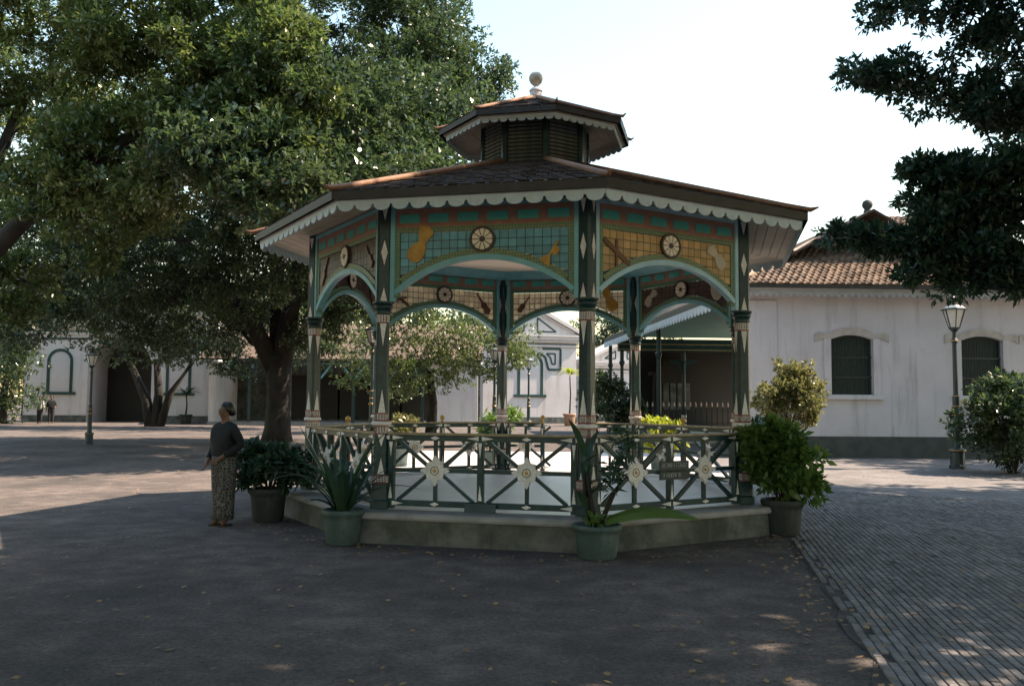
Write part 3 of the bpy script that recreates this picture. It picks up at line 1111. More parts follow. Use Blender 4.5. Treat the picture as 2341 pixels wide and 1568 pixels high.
# sign boards hung on the right-hand front railing and plaque at the foot of the middle one
def plank_text(mb, x0, z0, words, h, adv, y):
    """rows of small pale strokes: lettering too blurred to be read"""
    rnd = random.Random(len(words) * 13 + int(x0 * 100))
    x = x0
    for w in words:
        for _ in range(w):
            kind = rnd.randrange(5)
            sw = adv * .16
            if kind in (0, 1, 3):
                mb.box(x, x + sw, y, y + .003, z0, z0 + h)
            if kind in (0, 2, 4):
                mb.box(x + adv * .56, x + adv * .56 + sw, y, y + .003, z0, z0 + h)
            if kind in (1, 2, 3):
                mb.box(x, x + adv * .7, y - .0005, y + .003, z0 + h - sw, z0 + h)
            if kind in (0, 1, 4):
                mb.box(x, x + adv * .7, y - .0005, y + .003, z0 + h * .45, z0 + h * .45 + sw)
            if kind in (2, 3, 4):
                mb.box(x, x + adv * .7, y - .0005, y + .003, z0, z0 + sw)
            x += adv
        x += adv * .7
    return mb


p, q = oc(0, RC), oc(1, RC)
rz0_ = math.atan2(q.y - p.y, q.x - p.x)
Rz = Matrix.Rotation(TH, 3, 'Z')
sg_loc = GC + Rz @ (p + Matrix.Rotation(rz0_, 3, 'Z') @ Vector((BL / 2 + .02, -.055, .80)))
sg = thing('notice_board', 'two small dark notice boards with pale lettering hung between the two star rosettes', 'sign', sg_loc, TH + rz0_)
for z0, words in ((.015, (8, 7)), (-.10, (1, 6, 2))):
    b_ = part('board', MB().cbox(-.225, .225, -.012, .012, z0, z0 + .10, .006), M['sign'], sg)
    part('lettering', plank_text(MB(), -.205 if len(words) == 2 else -.17, z0 + .03, words, .045, .0255, -.0155), M['letter'], b_)
p, q = oc(7, RC), oc(8, RC)
rz7 = math.atan2(q.y - p.y, q.x - p.x)
pl_loc = GC + Rz @ (p + Matrix.Rotation(rz7, 3, 'Z') @ Vector((BL / 2 + .02, -.10, .353)))
pq = thing('plaque', 'small dark plaque leaning against the foot of the front railing', 'plaque', pl_loc, TH + rz7)
part('plate', MB().cbox(-.18, .18, -.012, .012, .0, .10, .006), M['sign'], pq, rot=(-.22, 0, 0))
part('lettering', plank_text(plank_text(MB(), -.13, .055, (6, 3), .024, .02, -.0155), -.10, .02, (8,), .02, .02, -.0155), M['sandal'], pq, rot=(-.22, 0, 0))


# ------------------------------------------------------------------ potted plants
def pot_mesh(r, h, mtl, flare=.72):
    return MB().lathe([(r * flare, 0), (r * (flare + .06), .02), (r * .88, h * .70), (r * .93, h * .83), (r * 1.0, h * .85), (r * 1.03, h * .93), (r * 1.0, h), (r * .90, h), (r * .86, h * .9), (r * .3, h * .88), (.01, h * .88)], 28).mesh('pot', mtl, True)


def potted(name, label, u, v, r, h, mtl, group='plants in pots around the pavilion', xy=None):
    if xy is None:
        c = CAM_ROT @ Vector(((u - 1170.5) / FPX, -(v - 784.0) / FPX, -1.0))
        s = -1.6 / c.z
        xy = (c.x * s, c.y * s)
    t = thing(name, label, 'potted plant', (xy[0], xy[1], 0), 0, group)
    obj('pot', pot_mesh(r, h, mtl), t)
    part('soil', MB().lathe([(r * .86, h * .86), (r * .5, h * .91), (.01, h * .92)], 20), M['earth'], t)
    return t


def bush(t, blobs, L, W, lm, seed, per=6, stems=True, base_z=.3, leafname='foliage'):
    rng = np.random.default_rng(seed)
    cl = []
    for (c, rad, nc, cr, tw) in blobs:
        for _ in range(nc):
            d = rng.normal(size=3)
            d /= np.linalg.norm(d)
            p_ = np.array(c) + d * rng.random() ** .4 * np.array(rad)
            k = cr * (.6 + .8 * rng.random())
            cl.append((*p_, k, k, k * .7, tw))
    obj(leafname, leaf_mesh(leafname, cl, L, W, lm, seed, per), t)
    if stems:
        m_ = MB()
        for c in cl[::max(1, len(cl) // 14)]:
            e = Vector(c[:3])
            m_.tube([(e.x * .1, e.y * .1, base_z), (e.x * .4, e.y * .4, base_z + (e.z - base_z) * .55), tuple(e)], [.012, .009, .004], 5)
        part('stem', m_, M['bark'], t)


def strap(m_, base, direction, length, width, bend, n=9, fold=.25):
    """one long strap leaf arching from base"""
    d = Vector(direction).normalized()
    h = Vector((d.x, d.y, 0))
    h = h.normalized() if h.length > 1e-3 else Vector((1, 0, 0))
    side = Vector((-h.y, h.x, 0))
    pos = Vector(base)
    dirn = d.copy()
    L_, C_, R__ = [], [], []
    for i in range(n + 1):
        t = i / n
        w = width * (math.sin(PI * min(1, .18 + t * .82)) ** .7) * .5 + .001
        nrm = side.cross(dirn).normalized()
        L_.append(pos + side * w + nrm * w * fold)
        C_.append(pos.copy())
        R__.append(pos - side * w + nrm * w * fold)
        pos = pos + dirn * (length / n)
        dirn = (dirn + Vector((h.x * .35, h.y * .35, -1)) * bend / n).normalized()
    vs_ = L_ + C_ + R__
    k = n + 1
    m_.add(vs_, [(i, i + 1, k + i + 1, k + i) for i in range(n)] + [(k + i, k + i + 1, 2 * k + i + 1, 2 * k + i) for i in range(n)])
    return m_


# right: round leafy bush in a broad pot beside the platform
t = potted('potted_bush', 'round leafy bush in a broad dark pot at the right corner of the platform', 1790, 1222, .255, .43, M['dark_pot'])
bush(t, [((0, 0, .92), (.42, .42, .36), 46, .13, 11), ((-.15, .05, 1.15), (.28, .28, .16), 14, .11, 10), ((.2, 0, .62), (.25, .25, .14), 12, .10, 9)], .125, .062, L3, 21, 6, base_z=.38)
# behind it: sunlit shrub in a tall terracotta pot
t = potted('potted_shrub', 'large sunlit shrub in a terracotta pot in front of the white wall', 0, 0, .36, .95, M['tan_pot'], xy=(6.35, 20.2))
bush(t, [((0, 0, 1.75), (.82, .7, .62), 70, .20, 10), ((.1, 0, 2.25), (.5, .45, .35), 20, .16, 9), ((.55, .1, 1.3), (.3, .3, .2), 8, .15, 8)], .12, .055, L6, 22, 6, base_z=.9)
# front: dracaena-like canes with arching straps
t = potted('potted_cane_plant', 'pot with upright dark canes and one long drooping leaf before the front corner column', 1365, 1275, .255, .345, M['grey_pot'])
m_ = MB()
for (x, y, z, lx) in ((-.10, .02, .95, -.13), (-.04, -.03, .85, -.10), (.04, .03, .80, .26)):
    m_.tube([(x * .4, y, .29), ((x + lx) / 2, y, .6), (lx, y, z)], [.03, .026, .02], 8)
part('cane', m_, M['bark'], t, smooth=True)
m_ = MB()
rnd = random.Random(5)
for i in range(13):
    z0 = rnd.uniform(.5, 1.10)
    a = rnd.uniform(0, 2 * PI)
    strap(m_, (-.10 - .03 * z0, 0, z0), (.45 * math.cos(a), .45 * math.sin(a), 1.0), rnd.uniform(.25, .50), .085, rnd.uniform(.5, 2.6))
part('strap_leaf', m_, L4, t)
obj('foliage', leaf_mesh('foliage', [(.12 + .17 * s + .04 * math.sin(9 * s), .02, .62 + .62 * s, .075, .075, .10, 6) for s in np.linspace(.15, 1, 5)], .15, .036, L4, 31, 5, .12, .2), t)
m_ = MB()
strap(m_, (0, 0, 0), (.9, 0, .62), 1.02, .15, 1.2, 14)
part('drooping_leaf', m_, L3, t, (.08, -.05, .38), rot=(.75, 0, -.06))
obj('seedling', leaf_mesh('seedling', [(-.06, -.12, .37, .06, .05, .04, 6)], .10, .06, L3, 33, 4), t)
# left: spiky strap leaves
t = potted('potted_spiky_plant', 'pot of long pointed strap leaves before the left front column', 783, 1243, .235, .385, M['grey_pot'])
m_ = MB()
rnd = random.Random(9)
for i in range(38):
    a = rnd.uniform(0, 2 * PI)
    tilt = rnd.uniform(.08, .85)
    strap(m_, (.05 * math.cos(a), .05 * math.sin(a), .34), (tilt * math.cos(a), tilt * math.sin(a), 1), rnd.uniform(.45, 1.12), rnd.uniform(.045, .10), rnd.uniform(.35, 2.1), 11)
part('strap_leaf', m_, L4, t)
# far left: croton-like shrub
t = potted('potted_croton', 'low pot with hanging pointed leaves left of the pavilion steps', 612, 1190, .255, .43, M['dark_pot'])
bush(t, [((0, 0, .80), (.40, .36, .20), 30, .12, 9), ((.35, -.05, .58), (.22, .22, .12), 9, .10, 7), ((-.25, 0, .60), (.2, .2, .1), 7, .1, 7)], .145, .055, L4, 23, 6, base_z=.38)
# beyond the pavilion
t = potted('potted_fern', 'pot of pale green plant standing behind the pavilion entrance', 0, 0, .26, .50, M['grey_pot'], xy=(-.35, 19.3))
bush(t, [((0, 0, .95), (.35, .35, .35), 22, .13, 9), ((.35, 0, 1.25), (.2, .2, .3), 8, .12, 8)], .14, .05, L3, 24, 6, base_z=.45)
t = potted('potted_fern', 'grey pot with a brownish plant behind the left back railing', 0, 0, .27, .55, M['grey_pot'], xy=(-2.65, 20.6))
bush(t, [((.1, 0, .95), (.38, .38, .28), 22, .13, 9)], .13, .05, L6, 25, 6, base_z=.5)
t = potted('potted_golden_plant', 'bright yellow-green plant in a pot behind the right back railing', 0, 0, .28, .42, M['grey_pot'], xy=(3.35, 19.6))
bush(t, [((0, 0, .85), (.5, .45, .36), 40, .14, 9)], .13, .06, L5, 26, 6, base_z=.4)
t = potted('potted_dark_bush', 'dark dense bush in a tall pot behind the right side railing', 0, 0, .32, .55, M['dark_pot'], xy=(4.55, 16.6))
bush(t, [((0, 0, .95), (.45, .42, .38), 52, .14, 10)], .12, .055, L4, 27, 6, base_z=.5)
# garden bushes
t = thing('garden_bush', 'tall dark bush at the right edge beside the lamp post', 'bush', (11.55, 20.3, 0))
bush(t, [((0, 0, 1.1), (1.35, 1.1, .95), 120, .26, 12), ((.2, 0, 1.95), (.8, .8, .5), 40, .24, 11), ((-.75, -.3, 1.5), (.45, .4, .5), 20, .2, 10)], .12, .055, L1, 28, 6, base_z=0)
t = thing('garden_bush', 'dark rounded bush beside the green hall columns', 'bush', (4.55, 36.5, 0))
bush(t, [((0, 0, 1.3), (1.0, 1.0, 1.1), 80, .28, 11), ((-.6, 0, 2.3), (.6, .6, .6), 24, .24, 10)], .15, .065, L1, 29, 6, base_z=0)
t = thing('garden_bush', 'pinkish flowering bush in front of the far white gable', 'bush', (4.2, 43.0, 0))
bush(t, [((0, 0, 1.9), (1.0, .9, 1.2), 60, .26, 10)], .16, .07, L6, 30, 6, base_z=0)


# ------------------------------------------------------------------ lamp posts
def lamp(label, x, y, h=4.2, mtl='iron_blue', scale=1.0):
    t = thing('lamp_post', label, 'lamp post', (x, y, 0), .3, 'old lantern lamp posts')
    s = h / 4.2
    ps = MB().lathe([(.20, 0), (.20, .10), (.17, .12), (.17, .42), (.19, .44), (.19, .50), (.11, .54), (.10, .62), (.095, 1.30), (.115, 1.32), (.115, 1.38), (.09, 1.40), (.082, 1.78), (.06, 1.84), (.055, 3.10), (.075, 3.14), (.075, 3.2), (.05, 3.24), (.05, 3.38), (.10, 3.44), (.11, 3.46), (.05, 3.47)], 12)
    part('post', ps, M[mtl], t)
    rg = MB()
    for z, r in ((.47, .195), (1.33, .12), (1.37, .12), (1.55, .098), (1.80, .085), (3.17, .08)):
        rg.lathe([(r, z - .012), (r + .008, z), (r, z + .012)], 12)
    part('ring', rg, M['gold'], t)['kind'] = 'stuff'
    lt = part('lantern_frame', MB().lathe([(.13, 3.46), (.14, 3.48), (.13, 3.50), (.05, 3.50)], 6), M[mtl], t)
    for k in range(6):
        a0, a1 = k * PI / 3, (k + 1) * PI / 3
        b0, t0 = Vector((.125 * math.cos(a0), .125 * math.sin(a0), 3.49)), Vector((.255 * math.cos(a0), .255 * math.sin(a0), 3.93))
        b1, t1 = Vector((.125 * math.cos(a1), .125 * math.sin(a1), 3.49)), Vector((.255 * math.cos(a1), .255 * math.sin(a1), 3.93))
        part('bar', MB().tube([b0, t0], [.014, .016], 5), M[mtl], lt)
        c0 = [(b0.lerp(b1, .05)) * .995, (b1.lerp(b0, .05)) * .995, (t1.lerp(t0, .04)) * .995, (t0.lerp(t1, .04)) * .995]
        part('pane', MB().add([tuple(Vector((v.x * .97, v.y * .97, v.z / .995))) for v in c0] + [tuple(Vector((v.x * .94, v.y * .94, v.z / .995))) for v in c0], [(0, 1, 2, 3), (7, 6, 5, 4), (0, 4, 5, 1), (1, 5, 6, 2), (2, 6, 7, 3), (3, 7, 4, 0)]), M['glass'], lt)
    rf = part('lantern_roof', MB().lathe([(.25, 3.925), (.315, 3.93), (.32, 3.945), (.27, 3.965), (.17, 4.03), (.13, 4.055), (.06, 4.06)], 6), M[mtl], t)
    part('cap', MB().lathe([(.06, 4.055), (.075, 4.07), (.05, 4.09), (.045, 4.11), (.07, 4.13), (.085, 4.165), (.07, 4.20), (.03, 4.225), (.012, 4.28), (.003, 4.285)], 12), M[mtl], rf, smooth=True)
    part('crown_plate', MB().lathe([(.272, 3.966), (.172, 4.032), (.172, 4.040), (.265, 3.978)], 6), M['lace'], rf)
    t.scale = (s, s, s)
    return t


lamp('tall lantern lamp post in front of the white wall at right', 10.98, 21.64)
lamp('lantern lamp post in the tree shade at far left', -14.53, 30.25, 3.25)
c = at(853, 760, 33.0)
lamp('lantern lamp post seen through the left arch under the trees', c.x, 33.0, 4.5)
c = at(1131, 810, 41.0)
lamp('lantern lamp post just left of the back centre column', c.x, 41.0, 4.2)
c = at(1209, 830, 49.0)
lamp('lantern lamp post before the arched niche of the far gable', c.x, 49.0, 4.1)


# ------------------------------------------------------------------ white house at the right
HX0, HX1, HY = 7.05, 19.0, 26.0
house = thing('white_house', 'long white-washed house with hipped clay tile roof and shuttered windows', 'house', (HX0, HY, 0), R_(2.0))
HW = HX1 - HX0
EZ = 4.95
wins = [(at(1951, 830, HY).x - HX0, 1.28), (at(2243, 830, 26.3).x - HX0, 1.28), (9.35, 1.28)]
wz0, wz1 = 1.86, 3.50
w = MB()
xs = 0.0
for (cx_, ww) in wins:
    w.box(xs, cx_ - ww / 2, 0, .35, .62, EZ)
    w.box(cx_ - ww / 2, cx_ + ww / 2, 0, .35, .62, wz0)
    # head of the opening follows a flat segmental arch
    nseg = 8
    for i in range(nseg):
        xa_, xb_ = cx_ - ww / 2 + ww * i / nseg, cx_ - ww / 2 + ww * (i + 1) / nseg
        za_, zb_ = [wz1 + .14 * (1 - ((x - cx_) / (ww / 2)) ** 2) for x in (xa_, xb_)]
        w.plate([(xa_, za_), (xb_, zb_), (xb_, EZ), (xa_, EZ)], 0, .35)
    xs = cx_ + ww / 2
w.box(xs, HW, 0, .35, .62, EZ)
w.box(HW - .35, HW, .35, 9.0, .62, EZ)
hw = part('wall', w, M['wall'], house)
part('plinth', MB().box(-.05, HW + .05, -.06, .40, -.02, .62), M['plinth_dk'], house)
pil = MB().cbox(-.02, .85, -.045, .0, .63, EZ - .3, .01)
part('corner_pilaster', pil, M['wall'], house)
for (cx_, ww) in wins:
    sh = part('shutter', MB().plate([(cx_ - ww / 2 + .002, wz0 + .002)] + [(cx_ + ww / 2 - .002, wz0 + .002)] + [(cx_ + ww / 2 - .002 - (ww - .004) * i / 8, wz1 - .002 + .14 * (1 - ((i - 4) / 4) ** 2)) for i in range(9)], .16, .22), M['shutter'], house)
    for i in range(15):
        x = cx_ - ww / 2 + .06 + (ww - .12) * i / 14
        part('window_bar', MB().tube([(x, .10, wz0 + .01), (x, .10, wz1 + .12 * (1 - ((x - cx_) / (ww / 2)) ** 2))], [.014, .014], 6), M['iron'], sh)
    for z in (wz0 + .5, wz0 + 1.1):
        part('window_bar', MB().box(cx_ - ww / 2, cx_ + ww / 2, .085, .10, z, z + .03), M['iron'], sh)
    for x_ in (cx_ - ww / 2 - .20, cx_ + ww / 2):
        part('window_jamb', MB().box(x_, x_ + .20, -.045, .02, wz0 - .02, wz1 + .02), M['wall'], house)
    sill = part('sill', MB().cbox(cx_ - ww / 2 - .28, cx_ + ww / 2 + .28, -.10, .03, wz0 - .14, wz0 - .022, .012), M['wall'], house)
    hd = MB()
    outer, inner = [], []
    for i in range(17):
        x = -1.02 + 2.04 * i / 16
        bump_ = .27 * max(0, 1 - (x / .62) ** 2) ** .6 if abs(x) < .62 else 0
        wing = .10 + .08 * math.exp(-((abs(x) - .86) / .10) ** 2)
        outer.append((cx_ + x * ww * .86, wz1 + .08 + wing * .8 + bump_ * .75))
        xi = max(-ww / 2, min(ww / 2, x * ww * .86))
        base_ = wz1 + .14 * (1 - (xi / (ww / 2)) ** 2)
        inner.append((cx_ + x * ww * .86, base_ if abs(x * ww * .86) < ww / 2 else wz1 + .02 - .10 * (abs(x) > .9)))
    for i in range(16):
        hd.plate([inner[i], inner[i + 1], outer[i + 1], outer[i]], -.035, .01)
    part('window_hood', hd, M['stone'], house)
# eaves
part('eave_gutter', MB().box(-.45, HW + .45, -.52, -.40, EZ + .02, EZ + .14), M['fascia'], house)
lb = MB()
lb.box(-.40, HW + .4, -.385, -.365, EZ - .14, EZ + .02)
nlt = 62
for i in range(nlt):
    x = -.38 + (HW + .76) * i / nlt
    w_ = (HW + .76) / nlt
    lb.plate([(x + w_ * .08, EZ - .141), (x + w_ * .5, EZ - .235), (x + w_ * .92, EZ - .141)], -.384, -.366)
part('lace_board', lb, M['lace'], house)
part('eave_soffit', MB().add([(-.45, -.45, EZ + .02), (HW + .45, -.45, EZ + .02), (HW + .45, .1, EZ + .005), (-.45, .1, EZ + .005)], [(0, 1, 2, 3)]), M['wall'], house)
# hipped roof: peak over the left third, hips to all corners
apx = at(1997, 486, 31.0)
ap_l = Vector((apx.x - HX0, 4.9, apx.z - .12))
E0, E1, E2, E3 = Vector((-.5, -.5, EZ + .12)), Vector((HW + 1.5, -.5, EZ + .12)), Vector((HW + 1.5, 10.2, EZ + .12)), Vector((-.5, 10.2, EZ + .12))
ap_r = Vector((HW - 4.6, 5.0, ap_l.z - .55))
rd = MB()
dz_ = Vector((0, 0, -.05))
rd.add([E0, E1, E2, E3, ap_l, ap_r], [(0, 1, 5, 4), (1, 2, 5), (2, 3, 4, 5), (3, 0, 4)])
rd.v = [tuple(Vector(v) + dz_) for v in rd.v]
roof = part('roof', rd, M['tile'], house)
# single clay tiles on the slope that faces the yard
ts = MB()
tw_, tl_ = .205, .27
ts.rings([[(x, -.02 if j == 0 else tl_, z + (.055 if j == 0 else .002)) for x, z in ((0, .0), (.05, .015), (.12, .062), (.17, .05), (.20, .008), (.20, -.012), (.0, -.012))] for j in (0, 1)])
tile_me = ts.mesh('roof_tile', M['tile'])
nrm = (E1 - E0).cross(ap_l - E0).normalized()
xax = (E1 - E0).normalized()
yax = nrm.cross(xax).normalized()
if yax.z < 0:
    yax = -yax
    nrm = -nrm
rowh = .205
slots = []
top_len = (ap_l - E0).dot(yax)
nrows = int(top_len / rowh)
rnd = random.Random(12)
axl, axr = (ap_l - E0).dot(xax), (ap_r - E0).dot(xax)
lenr = (ap_r - E0).dot(yax)
wid = (E1 - E0).length
for r in range(nrows):
    yy = r * rowh
    xl = axl * yy / top_len
    if yy < lenr:
        xr = wid + (axr - wid) * yy / lenr
    else:
        xr = axr + (axl - axr) * (yy - lenr) / (top_len - lenr)
    x = xl - .05 + (r % 2) * .1
    while x < xr:
        slots.append((x, yy, rnd.uniform(-.012, .012), rnd.gauss(0, .02)))
        x += tw_
Rm = Matrix((xax, yax, nrm)).transposed()
vis_slots = sorted([s for s in slots if s[0] < 4.6 + s[1] * .3], key=lambda s: s[1])
pick = set(id(s) for s in vis_slots[:300])
rest = MB()
tv = [Vector(v.co) for v in tile_me.vertices]
tf = [tuple(p_.vertices) for p_ in tile_me.polygons]
for s in slots:
    pos = E0 + xax * s[0] + yax * s[1] + nrm * (.0 + s[2])
    rm = Rm @ Matrix.Rotation(s[3], 3, 'Z')
    if id(s) in pick:
        o = obj('roof_tile', tile_me, roof, pos)
        o.rotation_euler = rm.to_euler()
    else:
        rest.add([tuple(pos + rm @ v) for v in tv], tf)
part('roof_tiles', rest, M['tile'], roof)['kind'] = 'stuff'
for (a, b) in ((E0, ap_l), (ap_l, ap_r), (ap_r, E1), (ap_l, E3), (ap_r, E2)):
    n_ = 14
    part('ridge_tiles', MB().tube([a.lerp(b, i / n_) + Vector((0, 0, .06 + .012 * (i % 2))) for i in range(n_ + 1)], [.10 + .012 * (i % 2) for i in range(n_ + 1)], 8), M['tile_ridge'], roof, smooth=True)
part('roof_knob', MB().lathe([(.14, ap_l.z + .05), (.14, ap_l.z + .2), (.10, ap_l.z + .24), (.17, ap_l.z + .33), (.19, ap_l.z + .43), (.15, ap_l.z + .54), (.05, ap_l.z + .60), (.01, ap_l.z + .61)], 14, c=(ap_l.x, ap_l.y)), M['dark_pot'], roof, smooth=True)

# ------------------------------------------------------------------ green hall between the pavilion and the house
VD = R_(3.7)
hall = thing('green_hall', 'open hall with pale green ceiling, scalloped eave and dark carved interior', 'hall', (6.35, 29.0, 0), VD)
# local frame: y runs away from the camera, x to the right; the left eave lies at x = 0
HE = 4.80
part('ceiling', MB().box(.10, 9.5, -2.2, 14.6, HE + .02, HE + .09), M['green_wall'], hall)
rfm = MB()
rfm.add([(-.12, -2.3, HE + .10), (-.12, 18.5, HE + .10), (4.8, 18.5, 7.6), (4.8, -2.3, 7.6), (9.7, -2.3, HE + .1), (9.7, 18.5, HE + .1), (-.12, -2.3, HE + .16), (-.12, 18.5, HE + .16), (4.8, 18.5, 7.68), (4.8, -2.3, 7.68), (9.7, -2.3, HE + .16), (9.7, 18.5, HE + .16)],
        [(0, 1, 2, 3), (3, 2, 5, 4), (6, 9, 8, 7), (9, 10, 11, 8), (0, 6, 7, 1), (0, 3, 9, 6), (3, 4, 10, 9)])
part('roof', rfm, M['shingle'], hall)
part('eave_board', MB().box(-.16, -.10, -2.3, 18.5, HE - .02, HE + .20), M['fascia'], hall)
vm = MB()
vm.box(-.155, -.135, -2.3, 18.5, HE - .17, HE - .022)
nsc = 50
for i in range(nsc):
    y0 = -2.3 + 20.8 * i / nsc
    wv = 20.8 / nsc
    ring_ = [(y0 + wv * .05, HE - .168)] + [(y0 + wv / 2 - math.cos(PI * t / 8) * wv * .43, HE - .18 - math.sin(PI * t / 8) * .15) for t in range(9)] + [(y0 + wv * .95, HE - .168)]
    nn = len(ring_)
    vm.add([(-.154, y, z) for y, z in ring_] + [(-.136, y, z) for y, z in ring_], [tuple(range(nn)), tuple(range(2 * nn - 1, nn - 1, -1))] + [(i_, (i_ + 1) % nn, (i_ + 1) % nn + nn, i_ + nn) for i_ in range(nn)])
part('valance', vm, M['valance'], hall)
BY = 14.8
bmz = HE - .05
part('beam', MB().box(-.05, 9.5, BY, BY + .3, bmz - .62, bmz), M['dkgreen'], hall)
for z in (bmz - .28, bmz - .55):
    part('gilded_line', MB().box(-.05, 9.5, BY - .015, BY, z, z + .028), M['yellowline'], hall)
for i, (x, y) in enumerate(((.15, BY + .15), (3.3, BY + .15), (6.4, BY + .15), (.15, 7.0), (.15, 18.2))):
    cpart = part('column', MB().lathe([(.20, 0), (.20, .35), (.14, .4), (.12, 1.0), (.15, 1.05), (.10, 1.1), (.085, 3.4), (.12, 3.45), (.15, 3.6), (.10, 3.65), (.10, bmz - .6 if i < 3 else HE)], 12, c=(x, y)), M['dkgreen'], hall)
    part('column_band', MB().lathe([(.132, .55), (.136, .7), (.13, .72)], 12, c=(x, y)).lathe([(.13, .82), (.134, .93), (.128, .95)], 12, c=(x, y)), M['white'], cpart)
    for sx in (-1, 1) if i in (1, 2) else ():
        part('bracket', MB().add([(x + sx * .09, y - .03, 3.0), (x + sx * .09, y - .03, 3.7), (x + sx * .75, y - .03, 3.7), (x + sx * .62, y - .03, 3.58), (x + sx * .28, y - .03, 3.45), (x + sx * .09, y + .03, 3.0), (x + sx * .09, y + .03, 3.7), (x + sx * .75, y + .03, 3.7), (x + sx * .62, y + .03, 3.58), (x + sx * .28, y + .03, 3.45)],
                             [(0, 1, 2, 3, 4), (9, 8, 7, 6, 5), (0, 5, 6, 1), (1, 6, 7, 2), (2, 7, 8, 3), (3, 8, 9, 4), (4, 9, 5, 0)]), M['dkgreen'], cpart)
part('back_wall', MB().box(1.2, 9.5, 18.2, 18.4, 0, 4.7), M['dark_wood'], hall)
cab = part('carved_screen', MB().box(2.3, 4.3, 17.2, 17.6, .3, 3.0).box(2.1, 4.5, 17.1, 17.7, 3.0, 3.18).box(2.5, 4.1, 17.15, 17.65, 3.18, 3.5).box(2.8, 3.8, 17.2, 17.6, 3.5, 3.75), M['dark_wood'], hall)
for i in range(5):
    part('carved_panel', MB().cbox(2.4 + i * .38, 2.7 + i * .38, 17.15, 17.2, 1.2, 2.6, .03), M['plinth'], cab)
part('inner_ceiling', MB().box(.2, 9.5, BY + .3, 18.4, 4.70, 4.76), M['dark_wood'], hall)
part('floor', MB().box(0, 9.5, 5.0, 18.5, -.02, .22), M['floor'], hall)
# picket fence along the hall front
fence = thing('picket_fence', 'dark iron picket fence with pale tips in front of the green hall', 'fence', (6.35, 29.0, 0), VD)
FY = 13.4
for z in (.55, 1.18):
    part('rail', MB().box(-.6, 9.0, FY - .02, FY + .02, z, z + .05), M['iron'], fence)
pk_me = MB().box(-.022, .022, FY - .016, FY + .016, .24, 1.36).mesh('picket', M['iron'])
tip_me = MB().lathe([(.022, 1.36), (.045, 1.42), (.04, 1.50), (.012, 1.60), (.002, 1.62)], 6, c=(0, FY)).mesh('picket_tip', M['picket'], True)
for i in range(36):
    x = -.5 + i * .265
    o = obj('picket', pk_me, fence, (x, 0, 0))
    obj('picket_tip', tip_me, o)

# ------------------------------------------------------------------ far gate walls
def arch_line(mb, cx_, half, z0, zs, w, y0, y1, n=14):
    """inverted-U band: outline of a blind arched niche"""
    mb.box(cx_ - half - w, cx_ - half, y0, y1, z0, zs)
    mb.box(cx_ + half, cx_ + half + w, y0, y1, z0, zs)
    for i in range(n):
        ta, tb = PI * i / n, PI * (i + 1) / n
        mb.plate([(cx_ + r * math.cos(t), zs + r * math.sin(t)) for r, t in ((half, ta), (half + w, ta), (half + w, tb), (half, tb))], y0, y1)
    mb.box(cx_ - half - w * 2.2, cx_ + half + w * 2.2, y0 - .05, y1, z0 - .18, z0)


def bar_line(mb, pts, w, y0, y1):
    for a, b in zip(pts[:-1], pts[1:]):
        mb.bar(a, b, w, (y0, y1))


